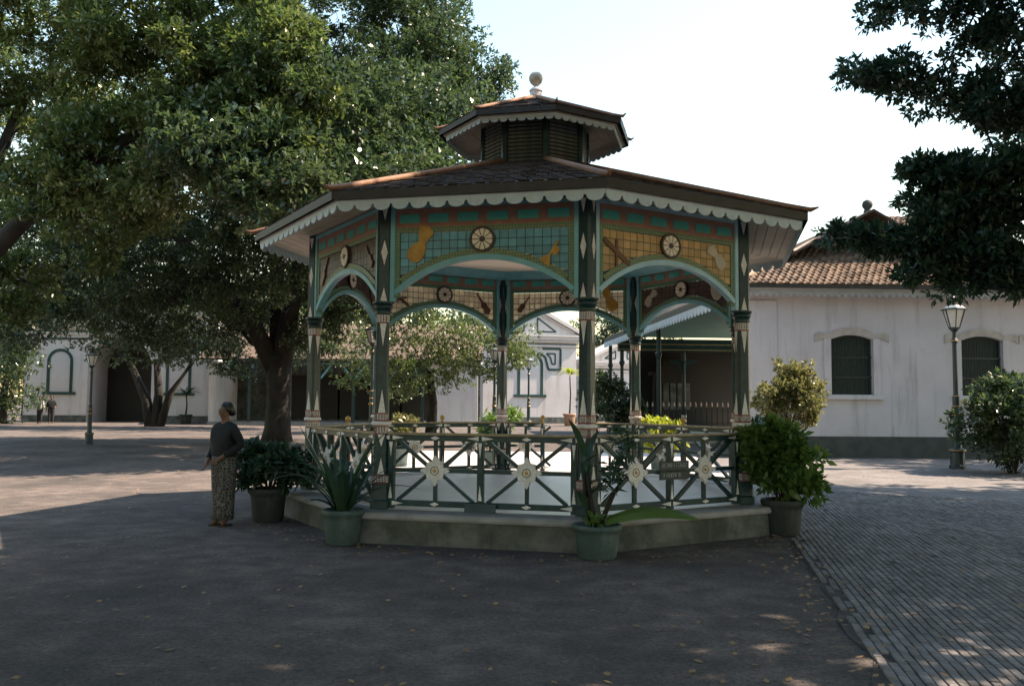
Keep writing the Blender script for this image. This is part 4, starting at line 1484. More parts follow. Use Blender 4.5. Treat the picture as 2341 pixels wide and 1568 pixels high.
def gable_wall(name, label, x, y, rz, half, zc, ztop, depth=4.0, niche=True, portal=False, y_off=0):
    t = thing(name, label, 'gate building', (x, y, 0), rz, 'white gabled gate buildings')
    wm_ = MB()
    if portal:
        pr, pz = 2.0, 3.6
        wm_.box(-half, -pr, 0, depth, 0, zc)
        wm_.box(pr, half, 0, depth, 0, zc)
        n_ = 16
        for i in range(n_):
            ta, tb = PI - PI * i / n_, PI - PI * (i + 1) / n_
            wm_.plate([(pr * math.cos(ta), pz + pr * math.sin(ta)), (pr * math.cos(tb), pz + pr * math.sin(tb)), (pr * math.cos(tb), zc), (pr * math.cos(ta), zc)], 0, depth)
        part('wall', wm_, M['wall_far'], t)
        part('portal_panel', MB().box(-pr, pr, depth - .3, depth - .1, 0, pz + pr), M['dark_wood'], t)  # dark panel across the back of the archway
    else:
        wm_.box(-half, half, 0, depth, 0, zc)
        part('wall', wm_, M['wall_far'], t)
    part('plinth', MB().box(-half - .06, -2.01 if portal else half + .06, -.06, 0, 0, .45), M['plinth'], t)
    if portal:
        part('plinth', MB().box(2.01, half + .06, -.06, 0, 0, .45), M['plinth'], t)
    cm = MB()
    for i, (z0, z1, o_) in enumerate(((-.62, -.50, .10), (-.30, -.12, .16), (-.12, .10, .28), (.10, .24, .36))):
        cm.box(-half - o_, half + o_, -o_, depth + .1, zc + z0, zc + z1)
    part('cornice', cm, M['wall_far'], t)
    zb = zc + .24
    part('pediment', MB().plate([(-half - .2, zb), (half + .2, zb), (0, ztop)], -.05, depth), M['wall_far'], t)
    rk = MB()
    for sx in (-1, 1):
        pl = [(sx * (half + .38), zb), (sx * (half + .38), zb + .24), (0, ztop + .30), (0, ztop + .02)]
        if sx > 0:
            pl = pl
        rk.plate(pl if sx < 0 else pl[::-1], -.30 - .002 * sx, depth + .05)
        pl2 = [(sx * (half - .2), zb + .1), (sx * (half - .2), zb + .24), (0, ztop - .02), (0, ztop - .16)]
        rk.plate(pl2 if sx < 0 else pl2[::-1], -.14 - .002 * sx, 0)
    part('raking_cornice', rk, M['wall_far'], t)
    tm = MB()
    sl = (ztop - zb) / half
    for sx in (-1, 1):
        a, b, c_ = (sx * .5, zb + .22), (sx * half * .55, zb + .22), (sx * .5, zb + (ztop - zb) * .62)
        bar_line(tm, [a, b, c_, a], .10, -.075, -.05)
    bar_line(tm, [(-half, zc - .42), (half, zc - .42)], .07, -.03, .0)
    if niche:
        arch_line(tm, 0, .75, 2.05, 4.15, .20, -.04, 0)
        for sx in (-1, 1):
            bar_line(tm, [(sx * .9, 5.35), (sx * 2.25, 5.35), (sx * 2.25, 3.85), (sx * 1.35, 3.85), (sx * 1.1, 4.75), (sx * .62, 5.05)], .15, -.04, 0)
            bar_line(tm, [(sx * 1.2, 5.0), (sx * 1.85, 5.0), (sx * 1.85, 4.25), (sx * 1.62, 4.25), (sx * 1.5, 4.7), (sx * 1.2, 5.0)], .10, -.04, 0)
    if portal:
        for cx_ in (-half * .63, half * .63):
            arch_line(tm, cx_, .62, 1.95, 3.95, .18, -.04, 0)
        bar_line(tm, [(-half * .8, 5.4), (-half * .35, 5.4)], .14, -.04, 0)
        bar_line(tm, [(half * .35, 5.4), (half * .8, 5.4)], .14, -.04, 0)
    part('trim', tm, M['trim'], t)
    return t


gable_wall('gable_gate', 'sunlit white gabled gate wall with dark green trim and blind arched niche', at(1212, 900, 62.5).x, 62.5, R_(14), 3.45, 6.1, 8.3)
gable_wall('gable_gate', 'shaded white gate with a wide dark archway at far left', at(272, 900, 57.0).x, 57.0, R_(6), 5.9, 6.3, 9.0, portal=True, niche=False)
gable_wall('gable_gate', 'small bright white gable partly hidden by the front right column', at(1420, 850, 71.0).x, 71.0, R_(14), 2.6, 4.6, 6.2, niche=False)

# long low tiled shed between the gates
shed = thing('long_shed', 'long low open shed with tiled roof and bracketed posts under the trees', 'shed', (0, 54, 0))
sx0, sx1 = at(478, 900, 54).x, at(1092, 900, 54).x
part('back_wall', MB().box(sx0, sx1, 4.6, 4.8, 0, 4.2), M['plinth'], shed)
for i, x in enumerate(np.linspace(sx0 + 4, sx1 - 2.2, 6)):
    part('partition', MB().box(x - 1.1, x + 1.1, 4.52, 4.598, .3, 3.2), M['dark_wood'], shed)
part('end_wall', MB().box(sx1 - 2.9, sx1, -.1, .15, 0, 3.9), M['wall_far'], shed)
part('end_wall', MB().box(sx0 - .02, sx0 + .3, 0, 4.6, 0, 3.9), M['wall_far'], shed)
part('roof', MB().add([(sx0 - .5, -.7, 3.95), (sx1 + .3, -.7, 3.95), (sx1 + .3, 5.2, 6.6), (sx0 - .5, 5.2, 6.6), (sx0 - .5, -.7, 4.07), (sx1 + .3, -.7, 4.07), (sx1 + .3, 5.2, 6.72), (sx0 - .5, 5.2, 6.72)], [(3, 2, 1, 0), (4, 5, 6, 7), (0, 1, 5, 4), (1, 2, 6, 5), (2, 3, 7, 6), (3, 0, 4, 7)]), M['tile'], shed)
part('floor', MB().box(sx0, sx1, -.3, 4.6, -.02, .18), M['coping'], shed)
for x in np.linspace(sx0 + 2.5, sx1 - 3.4, 6):
    cpart = part('post', MB().box(x - .09, x + .09, -.09, .09, .18, 3.93), M['dkgreen'], shed)
    for s in (-1, 1):
        part('bracket', MB().bar((x + s * .1, 2.9), (x + s * .75, 3.75), .12, (-.05, .05)).box(min(x + s * .1, x + s * .95), max(x + s * .1, x + s * .95), -.05, .05, 3.75, 3.83), M['dkgreen'] if x < -12 else M['teal'], cpart)  # left brackets coloured darker: the shed's shade put into their paint


# ------------------------------------------------------------------ potted palms near the gates
def palm(label, x, y, h, pot_r, pot_h, mtl, seed, lm):
    t = thing('potted_palm', label, 'potted palm', (x, y, 0), 0, 'young palms in pots by the gates')
    obj('pot', pot_mesh(pot_r, pot_h, mtl), t)
    part('stem', MB().tube([(0, 0, pot_h * .8), (.06, 0, h * .6), (0, 0, h)], [.06, .045, .035], 7), M['bark'], t)
    m_ = MB()
    rnd = random.Random(seed)
    for i in range(34):
        a = rnd.uniform(0, 2 * PI)
        strap(m_, (0, 0, h - .1 * rnd.random()), (math.cos(a), math.sin(a), rnd.uniform(.3, 1.6)), rnd.uniform(.7, 1.1), .13, rnd.uniform(.9, 1.7), 8)
    part('frond', m_, lm, t)
    return t


palm('tall young palm in a terracotta pot before the sunlit gable', at(1302, 960, 57).x, 57, 3.4, .42, .8, M['tan_pot'], 3, L5)
palm('small dark palm in a pot at the shaded gate', at(424, 960, 54.5).x, 54.5, 1.9, .40, .6, M['dark_pot'], 4, L1)


# ------------------------------------------------------------------ trees
T = []
# big tree behind the pavilion, left; its crown reaches over the pavilion roof
b1 = []
for (u, v, y, r, nc) in ((790, 70, 29, 1.9, 20), (920, 30, 29, 1.9, 20), (1010, 120, 28, 1.5, 16), (1085, 175, 27.5, 1.15, 12), (1120, 225, 27.5, .75, 7), (900, 190, 28, 1.7, 18), (1010, 235, 27, 1.3, 14), (840, 300, 27, 1.7, 18), (960, 340, 27, 1.4, 14), (760, 210, 29, 1.4, 13),
                          (700, 420, 26.5, 1.7, 18), (850, 420, 29, 1.6, 14), (600, 520, 27, 1.9, 20), (470, 560, 28, 2.0, 20), (330, 610, 29, 2.0, 20), (660, 600, 28, 1.5, 14), (540, 660, 29, 1.5, 13), (400, 690, 30, 1.7, 14), (240, 690, 30, 1.7, 14), (820, 700, 31, 1.4, 10), (740, 740, 32, 1.2, 8),
                          (650, -80, 29, 2.6, 24), (850, -120, 29, 2.4, 20), (960, -60, 29, 1.8, 14), (500, -60, 30, 2.6, 20),
                          (560, 330, 31, 2.4, 18), (380, 430, 31, 2.4, 18), (200, 520, 31, 2.2, 18), (60, 600, 30, 2.0, 16), (100, 480, 31, 2.0, 14), (640, 180, 31, 2.2, 16)):
    b1.append(blob(u, v, y, r, r * 1.15, r * .82, int(nc * 1.3), .52, 46))
for (u, v, y, r) in ((80, 120, 32, 2.3), (260, 180, 33, 2.6), (430, 250, 33, 2.7), (620, 60, 33, 2.7), (640, 330, 33, 2.6), (760, 500, 33, 2.2), (560, 460, 33.5, 2.6), (300, 380, 33, 2.6), (120, 330, 33, 2.3), (420, 600, 34, 2.4), (200, 620, 33, 2.3), (60, 720, 33, 1.9), (820, 160, 32, 2.2), (700, 650, 34, 1.8), (880, 380, 32, 1.8), (960, 200, 31.5, 1.8), (790, 620, 34, 1.6), (350, 740, 33, 1.5), (540, 740, 33, 1.5), (880, 640, 34, 1.6), (940, 90, 31.5, 1.9)):
    b1.append(blob(u, v, y, r, r, r * .8, 26, .9, 48))
o1 = []
for (x, y, z, r, nc) in ((-2.5, 24.5, 8.2, 1.8, 22), (-4.2, 22.4, 7.8, 1.8, 22), (-5.8, 21.2, 8.8, 1.8, 22), (-1.6, 21.6, 6.2, 1.2, 18), (-3.4, 20.6, 6.6, 1.4, 20), (-1.4, 25.5, 6.9, 1.4, 20), (-1.4, 29, 7.6, 1.6, 20), (-3.6, 27.5, 7.6, 1.7, 20), (-5.6, 25.5, 8.4, 1.7, 20), (-6.5, 20.2, 7.4, 1.5, 20), (-6.5, 28.5, 9, 1.8, 20), (-5.2, 19.8, 6.2, 1.2, 18), (-7.6, 22.5, 9.4, 1.7, 20), (-8, 25, 10, 1.8, 20), (-3, 23, 9.4, 1.6, 20), (-4.5, 26.5, 10, 1.8, 20), (-1.3, 23.4, 6.9, 1.3, 20), (-.9, 27.2, 7.4, 1.3, 20), (-2.2, 31, 9, 1.6, 20), (-5, 31.5, 10, 1.8, 20), (-.8, 31.5, 8, 1.4, 20)):
    o1.append(((x, y, z), (r * 1.2, r * 1.2, r * .6), 60, .7, 13))
tree('shade_tree', 'huge dark tree with forked trunk rising behind the pavilion at left', (-8.75, 32.8, 0),
     [([(0, 0, 0), (.02, 0, .5), (.05, 0, 1.6), (0, 0, 3.2)], [.62, .50, .46, .50]),
      ([(-.1, 0, 2.6), (-.9, -.4, 4.4), (-2.6, -1.2, 6.6), (-4.5, -2, 8.6)], [.36, .30, .22, .14]),
      ([(.1, 0, 2.8), (.5, -.3, 5.2), (1.4, -1.5, 8.4), (3.4, -3, 10.8)], [.40, .34, .26, .16]),
      ([(0, .1, 2.8), (-.2, .4, 6), (-.6, 0, 10), (-.8, -.4, 12.5)], [.38, .3, .22, .14])], b1, .125, .060, L1, 101, 7, group='courtyard shade trees', over=o1, over_leaf=(.17, .085))
# nearer tree at far left, trunk outside the picture
b2 = []
for (u, v, y, r, nc) in ((110, 40, 22, 1.5, 11), (300, 60, 21.5, 1.5, 16), (450, 90, 21, 1.4, 16), (600, 110, 20.5, 1.25, 14), (650, 230, 20.5, 1.0, 12), (520, 240, 21, 1.4, 16), (660, 340, 20.5, .95, 11), (570, 380, 21, 1.25, 14), (430, 330, 21.5, 1.4, 15), (280, 230, 22, 1.4, 13), (200, 360, 21.5, 1.2, 11), (330, 440, 22, 1.3, 12), (120, 200, 23, 1.4, 9), (60, 420, 23, 1.3, 9),
                          (180, 520, 22.5, 1.4, 11), (450, -60, 21.5, 1.8, 14), (250, -80, 22, 1.9, 14), (620, -30, 21, 1.3, 10), (-60, 250, 23, 1.6, 12), (-80, 30, 23, 1.8, 12), (40, 650, 24, 1.3, 9)):
    b2.append(blob(u, v, y, r, r * 1.1, r * .82, int(nc * 1.5), .48, 36))
tree('shade_tree', 'nearer tree with large glossy sunlit leaves overhanging from the left edge', (-15.6, 23.2, 0),
     [([(0, 0, 0), (.1, 0, 1.5), (.3, 0, 3.4)], [.55, .42, .40]), ([(.3, 0, 3.2), (1.8, -.5, 5.2), (4.2, -1.2, 7.2), (7.2, -1.9, 8.8)], [.32, .26, .18, .10]), ([(.2, 0, 3.2), (.8, .2, 6), (2.6, -.4, 9.6)], [.32, .24, .14])], b2, .175, .078, L2, 102, 6, group='courtyard shade trees')
# small forked tree before the far gate; unseen high crown added to darken that gate
b3 = [blob(u, v, y, r, r, r * .6, nc, .7, 26) for (u, v, y, r, nc) in ((180, 720, 48, 2.4, 16), (330, 730, 48, 2.6, 18), (470, 750, 47, 2.2, 14), (250, 790, 47, 1.8, 11), (400, 800, 47, 1.8, 11), (520, 810, 46, 1.3, 7), (60, 740, 48, 2.2, 14), (-40, 760, 48, 2.2, 12), (600, 760, 47, 1.7, 9), (30, 830, 50, 1.3, 7), (140, 600, 47, 3.2, 26), (330, 580, 46, 3.2, 26), (520, 600, 46, 3.2, 24), (680, 640, 47, 2.8, 20), (0, 600, 47, 3.2, 24), (640, 800, 47, 1.5, 11), (700, 770, 46, 1.5, 11), (560, 830, 47, 1.2, 8), (780, 800, 47, 1.6, 11), (300, 470, 45, 3.0, 20), (120, 480, 46, 3.0, 20), (770, 640, 47, 2.6, 22), (850, 600, 48, 2.6, 22), (200, 660, 44, 2.4, 20), (420, 680, 44, 2.4, 20), (600, 690, 44, 2.2, 18))]
tree('forked_tree', 'small many-stemmed tree standing before the shaded gate', (-20.2, 49.2, 0),
     [([(0, 0, 0), (-.3, 0, 1.5), (-1.2, 0, 3.4)], [.34, .26, .16]), ([(.2, 0, 0), (.35, .1, 1.8), (.2, 0, 3.8)], [.32, .24, .16]), ([(.5, 0, 0), (1.0, 0, 1.8), (2.2, 0, 3.6)], [.26, .2, .12])], b3, .18, .085, L1, 103, 6, group='courtyard shade trees', over=[((x, y, z), (3.2, 3.0, 1.8), 34, 1.0, 14) for x, y, z in ((-28, 46, 13), (-23, 47, 14), (-18, 46, 14.5), (-13, 47, 13.5), (-26, 48, 17), (-20, 49, 18), (-14, 48, 17), (-9, 48, 12), (-20, 44, 11), (-25, 45, 10.5))], over_leaf=(.30, .14))
# tree seen through the arches
b4 = [blob(u, v, y, r, r, r * .7, nc, .7, 26) for (u, v, y, r, nc) in ((920, 740, 42, 1.9, 15), (1000, 720, 42, 2.0, 16), (1080, 750, 42, 1.8, 14), (1150, 780, 41, 1.3, 10), (1195, 820, 41, .9, 7), (950, 800, 42, 1.6, 11), (1060, 830, 42, 1.5, 10), (1190, 760, 41, .8, 5), (840, 790, 43, 1.7, 10), (760, 720, 44, 1.8, 11), (1000, 660, 42, 1.8, 11), (900, 840, 42, 1.4, 11), (980, 850, 42, 1.4, 11), (870, 730, 41, 1.3, 11), (1040, 780, 41, 1.4, 12), (920, 880, 43, 1.2, 8), (820, 850, 43, 1.3, 9), (1120, 850, 41.5, .9, 5))]
tree('arch_tree', 'sunlit leafy tree seen through the back arches of the pavilion', (at(985, 960, 43).x, 43, 0), [([(0, 0, 0), (.1, 0, 1.4), (-.1, 0, 3.0)], [.30, .22, .2])], b4, .15, .07, L2, 104, 6, group='courtyard shade trees')
# tree at the right whose branches hang into the picture, its crown overhead
b5 = []
for (u, v, y, r, nc) in ((1965, 165, 13.5, .32, 6), (2040, 165, 13.3, .42, 8), (2110, 190, 13.2, .42, 8), (2180, 225, 13.0, .42, 7), (2040, 15, 13.5, .40, 6), (2130, 25, 13.3, .50, 9), (2230, 30, 13.0, .55, 10), (2330, 70, 12.8, .70, 14), (2300, 200, 12.6, .52, 9), (2240, 265, 12.6, .32, 5), (2340, 270, 12.5, .45, 7), (2180, 120, 13.1, .2, 2),
                          (2115, 395, 12.8, .24, 5), (2160, 400, 12.6, .42, 9), (2260, 400, 12.4, .52, 11), (2350, 400, 12.2, .60, 12), (2150, 460, 12.8, .34, 7), (2190, 490, 12.5, .52, 12), (2280, 490, 12.3, .55, 11), (1995, 550, 12.9, .20, 5), (2070, 550, 12.7, .32, 7), (2130, 570, 12.5, .45, 10), (2220, 580, 12.4, .48, 10), (2300, 620, 12.2, .36, 7), (2345, 640, 12.0, .36, 6), (1925, 540, 13.2, .15, 3), (2080, 625, 12.5, .20, 3), (2170, 640, 12.4, .22, 3),
                          (2450, 300, 12.5, .9, 14), (2480, 520, 12.2, .8, 12), (2500, 100, 12.8, 1.0, 14)):
    b5.append(blob(u, v, y, r, r * 1.1, r * .58, int(nc * 1.35), .25, 15 if v < 350 else 24))
o5 = []
for (x, y, z, r, nc) in ((9.5, 9.5, 7.6, 2.2, 34), (12.5, 12.5, 8.0, 2.4, 36), (12.0, 16.5, 7.6, 2.2, 26), (14.5, 9.0, 8.6, 2.5, 34), (11.0, 6.5, 7.8, 2.2, 34), (7.0, 7.6, 7.9, 1.9, 30), (5.0, 6.2, 7.8, 1.9, 30), (7.6, 4.6, 7.8, 2.0, 32), (3.2, 7.2, 7.8, 1.5, 24), (3.0, 4.2, 7.6, 1.9, 30), (1.2, 5.8, 7.4, 1.5, 24), (10.5, 2.5, 8.2, 2.2, 32), (6.0, 1.5, 8.0, 2.2, 30), (2.0, 1.5, 7.8, 2.0, 28), (10.2, 12.0, 8.6, 1.8, 26), (14.5, 14.5, 8.4, 2.4, 30), (-.6, 4.0, 7.4, 1.6, 22), (9.0, 11.0, 8.8, 1.6, 22), (5.4, 8.3, 8.3, 1.4, 20)):
    o5.append(((x, y, z), (r, r, r * .45), int(nc * 1.3), .65, 14))
for (x, y, z, r) in ((6.0, 10.2, 10.6, 2.0), (4.8, 8.3, 9.6, 1.5), (8.2, 11.6, 11.6, 2.2), (10.4, 10.0, 11.0, 2.2), (11.2, 14.0, 11.6, 2.3), (13.0, 17.0, 10.2, 2.0)):
    o5.append(((x, y, z), (r, r, r * .5), 44, .65, 15))
for (x, y, z, r) in ((11, 9, 13, 2.8), (15, 10, 12, 3.0), (13, 13.5, 13.5, 2.8), (17, 13.5, 11, 2.8), (9.5, 12.4, 14.5, 2.2), (18, 16, 9, 2.2), (7, 7, 11.5, 2.6), (3.5, 5.5, 10.5, 2.4), (15.5, 15.0, 13, 2.2), (10.5, 15.2, 15.5, 1.8), (20, 12, 8, 2.6), (18, 9, 6, 2.4), (19.6, 22.5, 9, 2.4), (19, 19.5, 7, 2.4), (20.5, 24.5, 10, 2.6)):  # unseen high crown added to block skylight from the house wall
    o5.append(((x, y, z), (r, r, r * .6), 46, .8, 15))
tree('overhanging_tree', 'tree at the right edge with dark branches hanging over the house roof', (12.6, 9.6, 0),
     [([(0, 0, 0), (-.1, .2, 2), (-.2, .4, 4.4)], [.55, .42, .38]), ([(-.2, .4, 4.2), (-2.2, .4, 6.2), (-5.5, -1.5, 7.4)], [.3, .22, .14]), ([(-.2, .4, 4.2), (-.8, 1.8, 5.6), (-1.6, 3.0, 6.6)], [.26, .2, .12]), ([(-.2, .4, 4.3), (.2, .8, 6.5), (0, 2, 8)], [.28, .2, .12])], b5, .12, .052, L4, 105, 7, group='courtyard shade trees', over=o5, over_mat=L7)
# unseen tree added behind the camera: it shades the foreground and blocks skylight
o8_ = [((x, y, z), (r, r, r * .5), nc, .8, 30) for (x, y, z, r, nc) in ((-2, -1, 7.6, 2.6, 40), (-6, 1, 7.8, 2.8, 44), (3, -2, 8, 2.8, 44), (-4, -5, 8.4, 2.8, 40), (1, -6, 8.6, 2.8, 40), (7, -3, 8.4, 2.8, 40), (-9, -2, 8.2, 2.8, 40), (-5.5, 5, 8.2, 2.2, 34), (-9, 5, 8.0, 2.6, 40), (11, -2, 8.4, 2.6, 36), (-10, 9, 8.4, 2.4, 34), (-8, -7, 7.5, 2.6, 36), (5, -8, 7.5, 2.6, 36), (15, 2, 8.4, 2.6, 36), (16, 6, 8.2, 2.6, 36), (-2.5, 2.5, 8.4, 2.2, 34))]
tree('unseen_canopy_tree', 'unseen spreading tree added behind the viewer to shade the foreground', (-2.5, -4.5, 0),
     [([(0, 0, 0), (.1, 0, 2), (0, .2, 4.6)], [.6, .46, .42]), ([(0, .2, 4.4), (2.5, .6, 6.4), (5.5, .8, 7.6)], [.3, .22, .14]), ([(0, .2, 4.4), (-2.5, 2, 6.4), (-5.5, 4, 7.6)], [.3, .22, .14])], [((-2.5, -4.5, 7.5), (1.5, 1.5, .8), 10, .6, 10)], .2, .09, L4, 108, 6, group='courtyard shade trees', over=o8_, over_leaf=(.30, .14), over_mat=L7)
# unseen trees added beside the yard to block skylight
for i, (x, y, h, w_) in enumerate(((-17, 0, 14, 4.8), (17, -2, 14, 4.8), (-13.5, 8.5, 10, 3.0))):
    rnd = random.Random(200 + i)
    og = []
    for k in range(11):
        a_ = 2 * PI * k / 5.5
        zz = 3.2 + (h - 4.5) * (k / 10)
        rr = w_ * .62 * math.sin(PI * (.15 + .8 * k / 10))
        og.append(((x + rr * math.cos(a_), y + rr * math.sin(a_), zz), (w_ * .5, w_ * .5, w_ * .36), 26, 1.1, 12))
    tree('unseen_grove_tree', ('unseen tree added beyond the left edge of the yard to block skylight', 'unseen tree added beyond the right edge of the yard to block skylight', 'unseen low tree added at left to block skylight')[i], (x, y, 0),
         [([(0, 0, 0), (.1, 0, 2), (0, .1, h * .4), (.1, 0, h * .75)], [.5, .4, .3, .12])], [((x, y, h * .6), (1, 1, 1), 6, .6, 6)], .3, .14, L4, 300 + i, 6, group='unseen trees added to block skylight', over=og, over_leaf=(.42, .2), over_mat=L7)
# dark far tree behind the gates
b6 = [blob(u, v, y, r, r, r * .8, nc, .9, 30) for (u, v, y, r, nc) in ((1375, 755, 80, 2.6, 20), (1440, 740, 80, 2.6, 20), (1500, 760, 82, 2.6, 18), (1340, 790, 80, 1.6, 8))]
tree('far_tree', 'dark tree far away behind the gables', (at(1420, 930, 80).x, 80, 0), [([(0, 0, 0), (0, 0, 3), (.2, 0, 5)], [.4, .3, .2])], b6, .24, .11, L4, 106, 6, group='courtyard shade trees')
b7 = [blob(u, v, y, r, r, r * .9, nc, .9, 30) for (u, v, y, r, nc) in ((-10, 860, 52, 1.9, 16), (40, 900, 52, 1.2, 8), (-20, 930, 52, 1.6, 10), (20, 800, 53, 1.4, 9))]
tree('edge_tree', 'dense dark small tree at the left edge beside the gate', (at(5, 960, 52).x, 52, 0), [([(0, 0, 0), (0, 0, 1.5), (.2, 0, 3)], [.25, .2, .14])], b7, .19, .085, L1, 107, 6, group='courtyard shade trees')
for i, u in enumerate((-120, 60, 240, 420, 600, 770, 930, 1080)):
    yy = 74 + 3 * (i % 3)
    c = at(u, 930, yy)
    bb = [((c.x + dx_, yy + dy_, z_), (3.2, 3.0, 2.4), 24, 1.2, 21) for dx_, dy_, z_ in ((-2, 0, 4.5), (2, .5, 5.0), (0, -.5, 7.5), (-1.5, 1, 10), (2, .5, 9.5))]
    if i >= 6:
        bb = bb[:3]
    tree('wood_tree', 'tree of the dark wood closing the view behind the gates', (c.x, yy, 0), [([(0, 0, 0), (0, 0, 3), (.2, 0, 5)], [.4, .3, .2])], bb, .36, .18, L4, 400 + i, 6, group='wood behind the gates')



# ------------------------------------------------------------------ people
def skin_obj(name, verts, edges, radii, mtl, parent=None, root=0, sub=2):
    me = bpy.data.meshes.new(name)
    me.from_pydata(verts, edges, [])
    o = obj(name, me, parent)
    sk = o.modifiers.new('skin', 'SKIN')
    sk.use_smooth_shade = True
    if not me.skin_vertices:
        bpy.context.view_layer.update()
    sv = me.skin_vertices[0].data if me.skin_vertices else None
    if sv is None:
        bm = bmesh.new()
        bm.from_mesh(me)
        bm.verts.layers.skin.verify()
        bm.to_mesh(me)
        bm.free()
        sv = me.skin_vertices[0].data
    for i, r in enumerate(radii):
        sv[i].radius = r if isinstance(r, tuple) else (r, r)
        sv[i].use_root = (i == root)
    ss = o.modifiers.new('sub', 'SUBSURF')
    ss.levels = ss.render_levels = sub
    me.materials.append(mtl)
    return o


def person(label, loc, rz, H, top_mat, skirt, arms, group=None):
    """arms: for right and left (shoulder offset is fixed) elbow and wrist positions in a 1.6 m figure facing -y"""
    V, E_, Rr = [], [], []

    def ad(p_, r, par=None):
        V.append(p_)
        Rr.append(r)
        if par is not None:
            E_.append((par, len(V) - 1))
        return len(V) - 1
    pel = ad((0, 0, .88), (.145, .11))
    wst = ad((0, .0, 1.02), (.125, .095), pel)
    che = ad((0, .0, 1.18), (.135, .098), wst)
    nb = ad((0, .01, 1.325), (.062, .056), che)
    nk = ad((0, .0, 1.40), .052, nb)
    jaw = ad((0, -.022, 1.437), (.060, .066), nk)
    hd = ad((0, -.008, 1.505), (.076, .088), jaw)
    ad((0, .0, 1.560), (.055, .065), hd)
    nose = ad((0, -.098, 1.485), .011, hd)
    for s in (-1, 1):
        hp = ad((s * .085, 0, .82), .088, pel)
        kn = ad((s * .085, -.01, .46), .058, hp)
        an = ad((s * .08, .01, .09), .036, kn)
        ad((s * .085, -.10, .03), (.036, .028), an)
        sh = ad((s * .135, .005, 1.262), .046, che)
        el, wr = arms[0 if s < 0 else 1]
        e = ad(el, .040, sh)
        w_ = ad(wr, .027, e)
        dv = (Vector(wr) - Vector(el)).normalized()
        pm = Vector(wr) + dv * .06
        pmi = ad(tuple(pm), (.030, .02), w_)
        side = dv.cross(Vector((0, 1, 0)))
        side = side.normalized() if side.length > .1 else Vector((1, 0, 0))
        for j, ln in enumerate((.062, .072, .068, .052)):
            b_ = pm + side * (j - 1.5) * .019 + dv * .03
            f1 = ad(tuple(b_), .0095, pmi)
            f2 = ad(tuple(b_ + dv * ln * .5 + Vector((0, -.006, 0))), .0085, f1)
            ad(tuple(b_ + dv * ln + Vector((0, -.02, 0))), .007, f2)
        tb = pm - side * .035 - dv * .01
        t1 = ad(tuple(tb), .010, pmi)
        ad(tuple(tb - side * .018 + dv * .035), .008, t1)
    body = skin_obj('person', V, E_, Rr, M['skin'], None, 0, 2)
    tag(body, label, 'person', group)
    body.location = loc
    body.rotation_euler = (0, 0, rz)
    k = H / 1.6
    body.scale = (k, k, k)
    # eyes and mouth
    fm = MB()
    for s in (-1, 1):
        fm.lathe([(.002, -.011), (.011, -.004), (.011, .004), (.002, .011)], 8)
    fv = MB()
    for s in (-1, 1):
        fv.add([(v[0] * 1.1 + s * .030, v[1] * .6 - .082, v[2] * .6 + 1.503) for v in MB().lathe([(.002, -.011), (.011, -.004), (.011, .004), (.002, .011)], 8).v], MB().lathe([(.002, -.011), (.011, -.004), (.011, .004), (.002, .011)], 8).f)
    part('eyes', fv, M['hair'], body)
    part('mouth', MB().add([(v[0] * 2.0, v[1] * .6 - .084, v[2] * .5 + 1.428) for v in MB().lathe([(.002, -.011), (.011, -.004), (.011, .004), (.002, .011)], 8).v], MB().lathe([(.002, -.011), (.011, -.004), (.011, .004), (.002, .011)], 8).f), M['redline'], body)
    # hair: cap pulled back into a knot
    hm = MB()
    rg = []
    for i in range(9):
        t = i / 8
        z = 1.478 + .130 * t
        q = math.sqrt(max(.02, 1 - (max(0, (t - .25)) / .80) ** 2))
        rg.append([(.098 * q * math.cos(a), .022 + .106 * q * math.sin(a) - (0 if t > .45 else 0) + (.045 * max(0, -math.sin(a)) * (1 - t) * .9), z) for a in [2 * PI * j / 16 for j in range(16)]])
    hm.rings(rg)
    hm.lathe([(.01, 1.42), (.045, 1.435), (.058, 1.47), (.045, 1.505), (.01, 1.52)], 12, c=(0, .108))
    part('hair', hm, M['hair'], body, smooth=True)
    # jacket
    JV, JE, JR = [], [], []

    def aj(p_, r, par=None):
        JV.append(p_)
        JR.append(r)
        if par is not None:
            JE.append((par, len(JV) - 1))
        return len(JV) - 1
    hip_ = aj((0, 0, .78), (.205, .165))
    wj = aj((0, 0, .98), (.185, .150), hip_)
    cj = aj((0, 0, 1.17), (.185, .145), wj)
    nj = aj((0, .01, 1.375), (.085, .08), cj)
    for i_, s in enumerate((-1, 1)):
        el, wr = arms[i_]
        sh = aj((s * .158, .005, 1.255), .078, cj)
        e = aj(el, .066, sh)
        aj(tuple(Vector(el).lerp(Vector(wr), .92)), .044, e)
    skin_obj('jacket', JV, JE, JR, top_mat, body, 0, 2)
    # sarong or trousers
    if skirt:
        rg = []
        prof = [(.90, .178, .140), (.80, .190, .150), (.62, .178, .142), (.42, .160, .132), (.24, .150, .128), (.085, .152, .130), (.08, .14, .12)]
        nn = 28
        for (z, a_, b_) in prof:
            fw = .012 * (1 - z)
            rg.append([((a_ + fw * math.sin(7 * th + z * 3)) * math.cos(th), (b_ + fw * math.sin(7 * th + z * 3)) * math.sin(th), z) for th in [2 * PI * j / nn for j in range(nn)]])
        part('sarong', MB().rings(rg), M['batik'], body, smooth=True)
    else:
        tm = MB()
        for s in (-1, 1):
            tm.lathe([(.03, .90), (.105, .89), (.100, .75), (.078, .46), (.062, .10), (.055, .08)], 14, c=(s * .088, 0))
        part('trousers', tm, M['trouser'], body, smooth=True)
    sm = MB()
